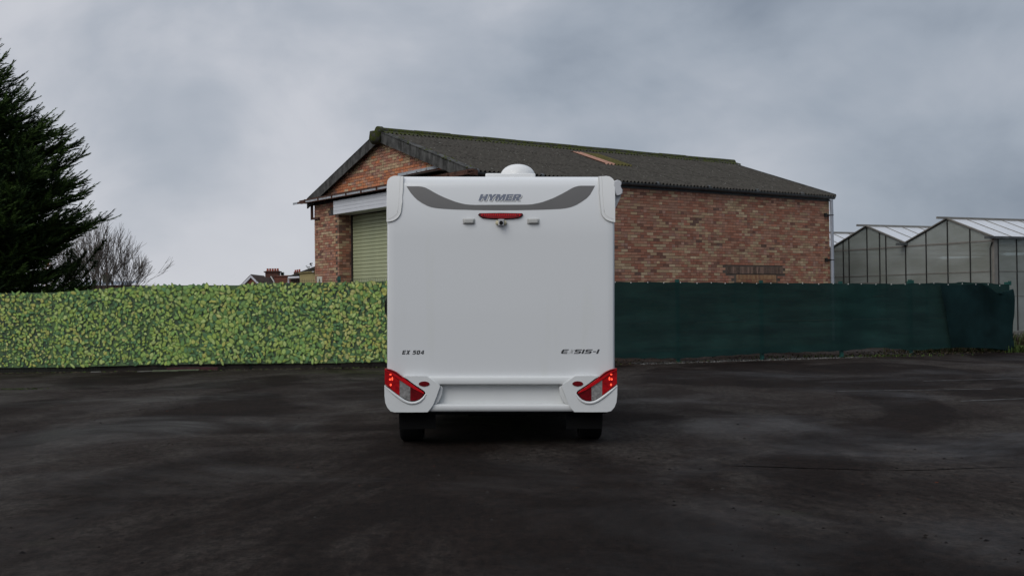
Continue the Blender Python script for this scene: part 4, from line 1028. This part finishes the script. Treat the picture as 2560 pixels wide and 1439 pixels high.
for z in (.35, .9, 1.45): b.box(u00, GL, .041, .045, z, z+.006)
b.build('support_wire', M['wire'], nf)
# verge under the fence: pale gravel, litter, weeds
rd = random.Random(8)
def gp(u, off): p = GA+gd*u; nn = Vector((-gd.y, gd.x)); return (p.x+nn.x*off, p.y+nn.y*off)
b = MB()
for i in range(2600):
    u = rd.uniform(gu(1600), gu(2185)); off = rd.uniform(-.16, .6)
    if off < -.05 and noise.noise(Vector((u*1.5, 0, 3))) < -.1: continue
    x, y = gp(u, off); s = rd.uniform(.006, .026); c = rd.choice([(.11,.105,.10),(.07,.07,.065),(.17,.165,.155),(.045,.042,.038)]); k = 5
    b.mesh([(x+s*math.cos(2*PI*j/k), y+s*math.sin(2*PI*j/k), 0) for j in range(k)]+[(x, y, s*.8)], [(j, (j+1) % k, k) for j in range(k)], c)
tag(b.build('gravel', M['grit']), 'strip of pale gravel under the lower edge of the dark green netting', kind='stuff')
b = MB()
for i in range(2300):
    u = rd.uniform(gu(2150), gu(2560)) if i < 1700 else rd.uniform(gu(1540), gu(2150)); off = abs(rd.gauss(0, .35))-.14; x, y = gp(u, off); s = rd.uniform(.015, .05)
    c = rd.choice([(.05,.035,.022),(.03,.025,.016),(.075,.055,.035),(.035,.045,.015),(.02,.018,.014)]); h = rd.uniform(0, .10)*(1 if off > .0 else .3); a = rd.random()*6
    b.mesh([(x, y, h), (x+s*math.cos(a), y+s*math.sin(a), h+rd.uniform(-.01, .03)), (x+s*math.cos(a+1.3), y+s*math.sin(a+1.3), h+rd.uniform(0, .04))], [(0, 1, 2)], c)
tag(b.build('leaf_litter', M['grit']), 'brown leaf litter and dead weeds under the right end of the dark netting', kind='stuff')
def weeds(name, label, cx_, cy_, rx, ry, n, h, cols, seed):
    rd = random.Random(seed); b = MB()
    for i in range(n):
        x = cx_+rd.gauss(0, rx); y = cy_+rd.gauss(0, ry); a = rd.random()*2*PI; hh = h*rd.uniform(.4, 1.2); w = .006+.012*rd.random(); ln = hh*rd.uniform(.2, .9); c = rd.choice(cols); f = rd.uniform(.6, 1.2); c = tuple(v*f for v in c)
        tx, ty = math.cos(a), math.sin(a); sx, sy = -ty*w, tx*w
        b.mesh([(x-sx, y-sy, 0), (x+sx, y+sy, 0), (x+tx*ln*.4+sx*.8, y+ty*ln*.4+sy*.8, hh*.7), (x+tx*ln*.4-sx*.8, y+ty*ln*.4-sy*.8, hh*.7), (x+tx*ln, y+ty*ln, hh)], [(0, 1, 2, 3), (3, 2, 4)], c)
    return tag(b.build(name, M['weed']), label, kind='stuff')
GR = [(.05,.085,.020),(.07,.10,.025),(.04,.06,.015)]
weeds('grass', 'green grass tufts at the right end of the dark netting', 12.95, 28.8, .35, .18, 800, .16, GR, 1)
weeds('grass', 'thin grass growing along the verge under the dark netting', 8.2, 27.2, 1.1, .12, 260, .06, GR, 2)
weeds('grass', 'patch of green moss and grass low on the left edge of the yard', -8.6, 19.6, .25, .08, 160, .012, GR, 6)
weeds('weeds', 'taller brown and green weeds at the foot of the greenhouse wall', 14.6, 31.2, .8, .5, 900, .38, [(.05,.06,.02),(.06,.045,.025),(.035,.05,.015)], 4)
weeds('weeds', 'low weeds behind the green netting beside the greenhouse', 11.3, 29.2, .7, .3, 500, .22, [(.05,.06,.02),(.06,.045,.025)], 5)
b = MB(); b.tube([(13.05, 28.45, .13), (13.25, 28.5, .06), (13.6, 28.4, .02), (13.9, 28.3, .015)], .012, 6); tag(b.build('stick', M['clip']), 'bare pale stick lying in the grass at the end of the dark netting', 'stick')

# ------------------------------------------------------------------ greenhouse
gh = empty('greenhouse', (13.86, 32.5, 0), math.radians(25)); tag(gh, 'old glass greenhouse with white ridged roofs and black glazing bars behind the netting', 'greenhouse')
SP, GE, GR_, GLN = 3.43, 3.10, 3.74, 12.0
b = MB(); b.box(0, GLN, -.04, .06, 0, .40); b.box(-.04, .06, .07, SP*4, 0, .40); b.build('dwarf_wall', M['conc'], gh)
def pane_poly(name, pts, m, parent): mb = MB(); mb.poly(pts); mb.poly([(p[0]+.006*0+(.006 if abs(pts[0][0]-pts[1][0]) < 1e-6 else 0), p[1]+(.006 if abs(pts[0][0]-pts[1][0]) > 1e-6 else 0), p[2]) for p in pts][::-1]); return mb.build(name, m, parent)
zr = 2.14
for s_ in range(4):
    y0_ = s_*SP; q4 = SP/4
    ys_ = [y0_, y0_+q4, y0_+2*q4, y0_+3*q4, y0_+SP]
    if s_ >= 1: ys_ = [y0_, y0_+q4, y0_+q4+.28, y0_+2*q4, y0_+3*q4, y0_+3*q4+.28, y0_+SP]
    def top(y): return GE+(GR_-GE)*(1-abs((y-y0_)-SP/2)/(SP/2))
    for a, c in zip(ys_, ys_[1:]):
        for z0_, z1_ in ((.40, zr), (zr, GE-.06)):
            mb = MB(); mb.poly([(0, a, z0_), (0, a, z1_), (0, c, z1_), (0, c, z0_)]); mb.build('pane', M['gglass'], gh)
        mb = MB(); mb.poly([(0, a, GE-.06), (0, a, top(a)), (0, c, top(c)), (0, c, GE-.06)]); mb.build('pane', M['gglass'], gh)
    for y in ys_[:-1]+([ys_[-1]] if s_ == 3 else []):
        mb = MB(); mb.box(-.022, .02, y-.016, y+.016, .40, top(y)); mb.build('glazing_bar', M['bar'], gh)
    # rails
    mb = MB(); mb.box(-.012, .03, y0_+.02, y0_+SP-.02, zr-.012, zr+.012); mb.box(-.012, .05, y0_+.02, y0_+SP-.02, GE-.10, GE-.055); mb.build('rail', M['galum'], gh)
    for sg in (0, 1):
        ya, yb = (y0_, y0_+SP/2) if not sg else (y0_+SP, y0_+SP/2)
        mb = MB(); mb.obox((-.035, ya, GE), (.035, 0, 0), (0, yb-ya, GR_-GE), (0, 0, .028)); mb.build('verge_bar', M['bar'] if sg else M['galum'], gh)
        mb = MB(); mb.obox((-.05, ya, GE+.028), (.05, 0, 0), (0, yb-ya, GR_-GE), (0, 0, .035)); mb.build('verge_cap', M['galum'], gh)
        # roof panes
        np_ = int(GLN/.74); 
        for i in range(np_):
            xa_ = .01+i*.74; mb = MB(); mb.obox((xa_+.008, ya, GE+.02), (.724, 0, 0), (0, yb-ya, GR_-GE), (0, 0, .008)); mb.build('roof_pane', M['whiteroof'], gh)
            mb = MB(); mb.obox((xa_-.010, ya, GE+.022), (.02, 0, 0), (0, yb-ya, GR_-GE), (0, 0, .025)); mb.build('roof_bar', M['galum'], gh)
    mb = MB(); mb.box(-.42, GLN, y0_+SP/2-.03, y0_+SP/2+.03, GR_+.02, GR_+.085); mb.build('ridge_bar', M['galum'], gh)
    mb = MB(); mb.box(-.32, GLN, y0_+SP-.10, y0_+SP+.10, GE-.04, GE+.03); mb.build('valley_gutter', M['gutter'], gh)
    mb = MB(); mb.box(.08, .18, y0_+SP+.03, y0_+SP+.11, 0, GE-.04); mb.build('inner_post', M['pipe'], gh)
mb = MB(); mb.box(-.32, GLN, -.14, .05, GE-.03, GE+.04); mb.build('eave_gutter', M['gutter'], gh)
mb = MB(); mb.box(-.03, .11, -.035, .05, 0, GE-.03); mb.build('corner_post', M['galum'], gh)
mb = MB(); mb.tube([(-.04, .02, GE-.12), (-.05, .09, GE-.3), (-.05, .09, .4)], .018, 6); mb.build('rain_cable', M['bar'], gh)
x = .16; i = 0
while x < GLN-.7:
    for z0_, z1_ in ((.40, 1.42), (1.42, zr), (zr, GE-.03)):
        mb = MB(); mb.poly([(x, 0, z0_), (x+.74, 0, z0_), (x+.74, 0, z1_), (x, 0, z1_)]); mb.build('pane', M['gglass'], gh)
    mb = MB(); mb.box(x-.014, x+.014, -.02, .02, .40, GE-.03); mb.build('glazing_bar', M['bar'], gh); x += .74
mb = MB(); mb.box(.1, GLN, -.010, .02, zr-.01, zr+.01); mb.box(.1, GLN, -.010, .02, 1.41, 1.43); mb.box(.1, GLN, -.03, .03, .38, .42); mb.build('rail', M['galum'], gh)
mb = MB(); mb.box(-.03, -.01, 4.6, 6.3, 1.84, 1.92); mb.box(-.03, -.01, 4.6, 4.68, .40, 1.84); mb.box(-.03, -.01, 6.22, 6.3, .40, 1.84); mb.build('door_frame', M['galum'], gh)
mb = MB(); mb.box(-.008, -.002, 4.68, 6.22, .4, 1.84); mb.build('door_opening', M['soffit'], gh)
mb = MB(); mb.box(.05, GLN, .1, SP*4, .0, .05)
mb.build('floor', M['conc'], gh)
mb = MB(); mb.box(GLN, GLN+.1, 0, SP*4, 0, GE); mb.box(0, GLN, SP*4, SP*4+.1, 0, GE); mb.build('far_wall', M['conc'], gh)

# ------------------------------------------------------------------ trees
def at(px, py, y):     # world point at depth y seen at a photo pixel (used to read off positions once)
    d = F0+(px-1280)/FOC*CR-(py-719.5)/FOC*CU; return Vector((0, 0, CH))+d*(y/d.y)
import numpy as np
def conifer():
    rs = np.random.RandomState(5); rd = random.Random(5)
    X0, Y0, Ht = -14.75, 30.5, 10.5
    root = empty('conifer', (X0, Y0, 0)); tag(root, 'tall dark evergreen conifer with feathery branches behind the left end of the leafy fence', 'tree')
    b = MB(); b.tube([(0, 0, 0), (.05, 0, 3), (0, 0, 7), (.02, 0, Ht-.3)], [.32, .22, .12, .02], 10); b.build('trunk', M['bark'], root, smooth=60)
    V, C = [], []
    wood = MB()
    prof_ = [(0.6, 3.0), (2.0, 3.0), (2.9, 2.4), (3.4, 2.9), (4.0, 3.55), (5.0, 3.1), (6.3, 2.65), (7.4, 1.6), (8.4, .98), (9.3, .6), (10.0, .3), (10.6, .08)]
    def rad(z):
        for (a, r0), (c, r1) in zip(prof_, prof_[1:]):
            if z <= c: return r0+(r1-r0)*(z-a)/(c-a)
        return .1
    def sprig(p, d, ln, up, dark):
        # a flat feathery spray: an axis with alternate slivers
        d = d.normalized(); side = d.cross(Vector((0, 0, 1))); side.normalize()
        nrm = side.cross(d)
        k = max(4, int(ln/.034)); base = Vector((.022, .044, .015)) if dark < .5 else Vector((.060, .105, .024))
        f = rd.uniform(.6, 1.25); cc = base*f
        for i in range(k):
            t = (i+.3)/k; o = p+d*ln*t+Vector((0, 0, up*t*t*ln))
            for sg in (-1, 1):
                l2 = ln*.30*(1-t*.75)*rd.uniform(.7, 1.3)+.03
                dd = (d*1.3+side*sg*rd.uniform(.4, 1.0)+nrm*rd.uniform(-.4, .4)).normalized()
                w = .0145; s2 = dd.cross(Vector((rd.uniform(-1, 1), rd.uniform(-1, 1), rd.uniform(-1, 1)))).normalized()*w
                V.append((o-s2, o+s2, o+dd*l2)); C.append(cc)
    nb = 560
    for ib in range(nb):
        t = ib/nb; z = .5+(Ht-.9)*(t**.93); R = rad(z+.25)*rd.uniform(.72, 1.06)
        az = ib*2.39996+rd.uniform(-.3, .3)
        # more care for the side that the yard sees
        up = rd.uniform(.10, .42) if z > 3 else rd.uniform(-.05, .22)
        dirv = Vector((math.cos(az), math.sin(az), 0)); pts = []
        segs = 7
        dz = R*up
        start = Vector((0, 0, max(.3, z-dz*.9)))
        for k in range(segs+1):
            s = k/segs; p = start+dirv*R*s+Vector((0, 0, dz*(s**1.6)*1.0-.25*R*.3*math.sin(s*PI)*.6)); p += Vector((rd.gauss(0, .03), rd.gauss(0, .03), rd.gauss(0, .03)))*(s > 0)
            pts.append(p)
        wood.tube(pts, [.035*(R/4+.2)*(1-k/segs*.85) for k in range(segs+1)], 4, caps=False)
        visible = dirv.x > -.45 and dirv.y < .75
        stp = .085 if visible else .30
        s = .10 if visible else .45
        while s < 1.0:
            kf = s*segs; k = min(int(kf), segs-1); p = pts[k].lerp(pts[k+1], kf-k); dloc = (pts[k+1]-pts[k]).normalized(); side = dloc.cross(Vector((0, 0, 1))).normalized()
            for sg in (-1, 1):
                ln = (.20+.46*(1-abs(s-.45)*1.3))*rd.uniform(.6, 1.3)*(R/3.2+.35)
                d2 = (dloc*rd.uniform(.7, 1.2)+side*sg*rd.uniform(.25, 1.1)+Vector((0, 0, rd.uniform(-.35, .40))))
                sprig(p, d2, ln, rd.uniform(.0, .3), rd.random())
            s += stp/max(R, .5)*rd.uniform(.8, 1.3)
        sprig(pts[-1], pts[-1]-pts[-2]+Vector((0, 0, .05)), rd.uniform(.3, .55)*min(1, R/2+.3), .15, .8)
    V = np.array([[tuple(a) for a in t] for t in V], dtype=np.float32).reshape(-1, 3); n = len(V)//3
    me = bpy.data.meshes.new('crown'); me.vertices.add(len(V)); me.vertices.foreach_set('co', V.ravel()); me.loops.add(len(V)); me.loops.foreach_set('vertex_index', np.arange(len(V)))
    me.polygons.add(n); me.polygons.foreach_set('loop_start', np.arange(0, 3*n, 3)); me.polygons.foreach_set('loop_total', np.full(n, 3)); me.update(calc_edges=True)
    C_ = np.array([tuple(c)+(1.0,) for c in C], dtype=np.float32); at_ = me.color_attributes.new('Col', 'FLOAT_COLOR', 'CORNER'); at_.data.foreach_set('color', np.repeat(C_, 3, axis=0).ravel())
    me.materials.append(M['needle']); o = bpy.data.objects.new('crown', me); col.objects.link(o); o.parent = root
    wood.build('limb', M['bark'], root)
    print('conifer tris', n)
    return root
conifer()
def spray_tree(name, label, base, h, spread, seed, cols, nl, lsz, cat='tree', trunk=.06, group=None):
    rd = random.Random(seed); root = empty(name, base); tag(root, label, cat, group)
    b = MB(); b.tube([(0, 0, 0), (0, 0, h*.9)], [trunk, trunk*.3], 6); b.build('trunk', M['bark'], root)
    b = MB()
    for i in range(nl):
        t = rd.random()**.8; z = h*(.1+.9*t); r = spread*(1-t*.75)*rd.random()**.5; a = rd.random()*2*PI; p = Vector((r*math.cos(a), r*math.sin(a), z)); c = rd.choice(cols); f = rd.uniform(.5, 1.2); c = tuple(v*f for v in c)
        d = Vector((rd.gauss(0, 1), rd.gauss(0, 1), rd.gauss(.2, .7))).normalized()*lsz*rd.uniform(.6, 1.5); s2 = d.cross(Vector((rd.gauss(0, 1), rd.gauss(0, 1), rd.gauss(0, 1)))).normalized()*lsz*.35
        b.mesh([p-s2, p+s2, p+d], [(0, 1, 2)], c)
    b.build('crown', M['hedge'], root); return root
def bare_tree(label, base, h, width, seed, lean=0, stems=3, lv=6, group='bare winter trees behind the leafy fence'):
    rd = random.Random(seed); root = empty('bare_tree', base); tag(root, label, 'tree', group)
    tr = MB(); tw = MB(); cnt = [0]
    def grow(p, d, ln, r, l):
        pts = [p]; n = 4; dd = d.copy()
        for i in range(n):
            dd = (dd+Vector((rd.gauss(0, .07), rd.gauss(0, .07), rd.gauss(.02, .04)))).normalized(); pts.append(pts[-1]+dd*ln/n)
        (tr if l <= 1 else tw).tube(pts, [r*(1-.5*i/n) for i in range(n+1)], 6 if l <= 1 else 3, caps=False); cnt[0] += 1
        if l >= lv: return
        kids = rd.choice((2, 3, 3)) if l < 4 else rd.choice((2, 3, 3))
        for k in range(kids):
            a = rd.uniform(0, 2*PI); sp = rd.uniform(.22, .50); e1 = dd.cross(Vector((0, 0, 1)))
            if e1.length < .1: e1 = Vector((1, 0, 0))
            e1.normalize(); e2 = dd.cross(e1); nd = (dd+(e1*math.cos(a)+e2*math.sin(a))*sp+Vector((0, 0, .07))).normalized()
            at_ = rd.randint(2, 4) if k else 4
            grow(pts[at_], nd, ln*rd.uniform(.66, .88), max(r*.50, .0095), l+1)
    for s in range(stems):
        a = (s-(stems-1)/2)/max(1, stems-1) if stems > 1 else 0
        grow(Vector((a*width*.14, rd.uniform(-.2, .2), 0)), Vector((a*1.05+lean, rd.uniform(-.25, .25), 1)).normalized(), h*.27, .085*h/6, 0)
    tr.build('trunk', M['bark'], root); tw.build('crown', M['twig'], root); return root
D = 58
p = at(232, 700, D); bare_tree('bare winter tree with upright fine twigs, partly behind the dark conifer', (p.x, D, 0), 6.3, 3, 3, -.10, 5, 5)
p = at(262, 700, D); bare_tree('bare winter tree with several mossy stems, tallest of the leafless ones', (p.x, D-1.5, 0), 6.2, 3, 8, -.04, 6, 5)
p = at(248, 700, D); bare_tree('bare spreading winter tree leaning to the right above the leafy fence', (p.x, D+1.5, 0), 5.4, 3.4, 14, .12, 6, 5)
spray_tree('young_conifer', 'thin sparse young conifer standing between the dark conifer and the bare trees', tuple(at(172, 0, 40).xy)+(0,), 3.45, .85, 5, [(.02,.028,.014),(.03,.035,.02)], 1300, .10)
# low outer boughs of the conifer belong to a second evergreen
def low_evergreen():
    rd = random.Random(55); p0 = at(120, 0, 33); root = empty('evergreen_shrub', (p0.x, 33, 0)); tag(root, 'low spreading evergreen bough shape reaching right at the foot of the dark conifer', 'shrub')
    wood = MB(); b = MB(); T = [((262, 602), 34), ((215, 628), 33.5), ((242, 655), 33), ((225, 690), 32.6), ((200, 660), 33.2), ((180, 640), 33.4), ((160, 668), 33), ((235, 705), 33), ((140, 690), 32.6), ((190, 702), 32.5), ((205, 640), 34), ((100, 650), 33)]
    for (tp, dep) in T:
        e = at(tp[0], tp[1], dep)-Vector((p0.x, 33, 0)); s = Vector((-1.2, 0, .9)); pts = []
        for k in range(9): t = k/8; pts.append(s.lerp(e, t)+Vector((0, 0, -.35*math.sin(t*PI)*(1 if e.z > 2 else .3))))
        wood.tube(pts, [.05*(1-k/9) for k in range(9)], 4, caps=False)
        L_ = (e-s).length; n = int(L_*42)
        for i in range(n):
            t = rd.random()**.8; kf = t*8; k = min(7, int(kf)); p = pts[k].lerp(pts[k+1], kf-k); dl = (pts[k+1]-pts[k]).normalized()
            w = .42*(1-t)**.6+.03; d2 = (dl*.9+Vector((rd.gauss(0, .45), rd.gauss(0, .45), rd.gauss(0, .40)))).normalized(); c0 = rd.choice([(.020,.034,.012),(.032,.055,.018),(.045,.075,.020)])
            for j in range(9):
                o = p+d2*w*(j/9); dd = (d2+Vector((rd.gauss(0, .5), rd.gauss(0, .5), rd.gauss(0, .5)))).normalized()*rd.uniform(.06, .13); s2 = dd.cross(Vector((rd.gauss(0, 1), rd.gauss(0, 1), 1))).normalized()*.012
                b.mesh([o-s2, o+s2, o+dd], [(0, 1, 2)], c0)
    wood.build('limb', M['bark'], root); b.build('crown', M['needle'], root)
low_evergreen()
spray_tree('autumn_shrub', 'orange brown autumn shrub glimpsed through the dark conifer', tuple(at(112, 0, 44).xy)+(0,), 3.5, .5, 6, [(.30,.12,.05),(.22,.09,.04)], 500, .09, 'shrub')

# ------------------------------------------------------------------ far houses
hs = 170.0; p = at(640, 700, hs); hz = lambda py: CH+(762.5-py)*hs/FOC; hx = lambda px: (px-628)*hs/FOC
house = empty('brick_house', (at(628, 700, hs).x, hs, 0)); tag(house, 'distant brick house with white bargeboards and a brown tiled roof behind the leafy fence', 'house')
ax, az_ = 0, hz(688); b = MB(); b.prism([(-1.9, 0), (1.9, 0), (1.9, az_-2.0), (0, az_-.35), (-1.9, az_-2.0)], 0, 8); b.build('wall', M['farbrick'], house)
b = MB()
for sg in (-1, 1): b.obox((0, -.25, az_-.30), (sg*2.3, 0, -2.35), (0, .15, 0), (0, 0, .42))
b.build('bargeboard', M['whitewood'], house)
b = MB()
for sg in (-1, 1): b.obox((0, -.25, az_+.10), (sg*2.5, 0, -2.55), (0, 9, 0), (0, 0, .10))
b.obox((.8, 3.0, az_-2.6), (4.6, .5, 0), (-.8, 4.0, 0), (0, 0, .2)); 
b.mesh([(.1, .2, az_+.02), (3.6, 4.0, az_-.45), (5.2, 3.0, az_-2.6), (1.9, -.1, az_-2.4), (2.5, 8, az_-2.6)], [(0, 3, 2, 1), (0, 1, 2, 4)]); b.build('roof', M['tile'], house)
b = MB(); b.tube([(hx(668), 2.6, hz(690)), (hx(684), 1.2, hz(709))], .10, 5); b.build('ridge_flashing', M['vent'], house)
ch = MB(); x0_, x1_ = hx(653), hx(687); ch.box(x0_, x1_, 2.8, 4.0, 2, hz(680)); ch.box(x0_-.12, x1_+.12, 2.7, 4.1, hz(680), hz(678)); ch.box(x0_-.22, x1_+.22, 2.6, 4.2, hz(678), hz(676.5)); ch.box(x0_+.06, x1_-.06, 2.8, 4.0, hz(676.5), hz(675)); co_ = ch.build('chimney', M['chim'], house)
for i in range(5):
    pt = MB(); xx = x0_+.25+i*(x1_-x0_-.5)/4; pt.tube([(xx, 3.4, hz(675)), (xx, 3.4, hz(669.5)), (xx, 3.4, hz(669))], [.17, .15, .19], 8); pt.build('chimney_pot', M['pot'], co_, smooth=40)
spray_tree('hedge_bush', 'dark brown bushy hedge between the far chimney and the low annexe', (at(703, 0, 120).x, 120, 0), 4.1, 2.2, 61, [(.030,.026,.018),(.022,.020,.014),(.035,.034,.018)], 5200, .22, 'bush')
spray_tree('hedge_bush', 'dark conifer tip poking above the brown hedge beside the far chimney', (at(700, 0, 121).x, 121, 0), 4.85, .75, 62, [(.020,.026,.016)], 700, .22, 'bush')
# second chimney with red pots behind the annexe
p = at(736, 0, 110); rc = empty('red_chimney_house', (p.x, 110, 0)); tag(rc, 'roof and red chimney pots of a house showing above the dark annexe roof', 'house')
zz1 = lambda py, d_: CH+(761.2-py)*d_/FOC
b = MB(); b.box(-2.2, 2.2, 0, 4, 0, zz1(688, 110)); b.build('wall', M['farbrick'], rc); b = MB(); b.mesh([(-2.4, -.1, zz1(690, 110)), (2.4, -.1, zz1(690, 110)), (2.4, 4, zz1(684, 110)), (-2.4, 4, zz1(684, 110))], [(0, 1, 2, 3)]); b.build('roof', M['tile'], rc)
b = MB(); b.box(-.32, .34, .1, .6, zz1(690, 110), zz1(678.5, 110)); c_ = b.build('chimney', M['chim'], rc)
for i in range(3):
    b = MB(); b.tube([(-.2+i*.2, .35, zz1(678.5, 110)), (-.2+i*.2, .35, zz1(673.5-i*.8, 110))], [.09, .08], 8); b.build('chimney_pot', M['pot'], c_)
# annexe behind the warehouse corner
AD = 46.0; p = at(715, 0, AD); an = empty('annexe', (p.x, AD, 0)); tag(an, 'low brick annexe with a dark corrugated lean-to roof beside the warehouse', 'building')
ax_ = lambda px: (px-715)*AD/FOC; az2_ = lambda py: CH+(761.2-py)*AD/FOC
b = MB(); b.box(ax_(718), ax_(830), .2, 5, 0, az2_(696)); b.build('wall', M['chim'], an)
b = MB(); b.mesh([(ax_(714), -.1, az2_(690)), (ax_(820), -.1, az2_(652)), (ax_(820), 5, az2_(652)), (ax_(714), 5, az2_(690)), (ax_(714), -.1, az2_(693)), (ax_(820), -.1, az2_(663)), (ax_(820), 5, az2_(663)), (ax_(714), 5, az2_(693))], [(0, 1, 2, 3), (0, 4, 5, 1), (0, 3, 7, 4), (4, 7, 6, 5)]); b.build('roof', M['asb'], an)
b = MB(); i = 0
while i < 17: b.tube([(ax_(716+i*4), -.12, az2_(692-i*1.15)), (ax_(716+i*4), .3, az2_(692-i*1.15))], .028, 6); i += 1
b.build('roof_ripple', M['asb'], an)
b = MB(); b.tube([(ax_(716), -.16, az2_(694)), (ax_(744), -.16, az2_(693))], .05, 8); b.tube([(ax_(717), -.14, 0), (ax_(717), -.14, az2_(695))], .035, 8); b.build('gutter', M['whitewood'], an)
CD = 42.0; p = at(742, 0, CD); cs = empty('cream_shed', (p.x, CD, 0)); tag(cs, 'small cream rendered block wall building against the left corner of the warehouse', 'shed')
cxx = lambda px: (px-742)*CD/FOC; czz = lambda py: CH+(761-py)*CD/FOC
b = MB(); b.prism([(0, 0), (cxx(800), 0), (cxx(800), czz(676)), (cxx(743), czz(681))], 0, 3); b.build('wall', M['render'], cs)
b = MB(); b.prism([(cxx(741), czz(682)), (cxx(800), czz(677.5)), (cxx(800), czz(676)), (cxx(741), czz(680.3))], -.06, 3.05); b.build('coping', M['render'], cs)
b = MB(); b.box(cxx(775), cxx(780), -.12, -.061, czz(680.5), czz(677)); b.build('wall_lamp', M['vent'], cs)
spray_tree('climber_twigs', 'sparse dark twigs poking above the annexe roof', (at(768, 0, 52).x, 52, 0), 3.28, .5, 71, [(.035,.035,.025)], 160, .12, 'plant')
# far left house glimpsed under the bare trees
HD = 90.0; p = at(245, 0, HD); fh = empty('pale_roof_house', (p.x, HD, 0)); tag(fh, 'distant house with a pale roof and mossy chimney glimpsed through the bare trees', 'house')
fx = lambda px: (px-245)*HD/FOC; fz = lambda py: CH+(766.5-py)*HD/FOC
M['slate'] = mat('pale_slate', (.26, .30, .35), .7, nvar=.2, nscale=1); M['mosschim'] = mat('mossy_chimney', (.09, .095, .06), .9, nvar=.3, nscale=3)
b = MB(); b.box(fx(175), fx(322), 0, 6, 0, fz(712)); b.build('wall', M['farbrick'], fh)
b = MB(); b.mesh([(fx(172), -.3, fz(711)), (fx(325), -.3, fz(711)), (fx(318), 3, fz(700)), (fx(180), 3, fz(700))], [(0, 1, 2, 3)]); b.build('roof', M['slate'], fh)
b = MB(); b.box(fx(240), fx(256), 1, 1.6, fz(704), fz(688)); b.box(fx(239), fx(257), .95, 1.65, fz(688), fz(684)); c_ = b.build('chimney', M['mosschim'], fh)
b = MB(); b.tube([(fx(248), 1.3, fz(684)), (fx(248), 1.3, fz(671)), (fx(248), 1.3, fz(670))], [.10, .075, .11], 8); b.build('chimney_pot', M['pot'], c_)
b = MB(); b.box(fx(302), fx(322), -.4, .2, fz(704), fz(712)); b.build('dormer', M['slate'], fh)
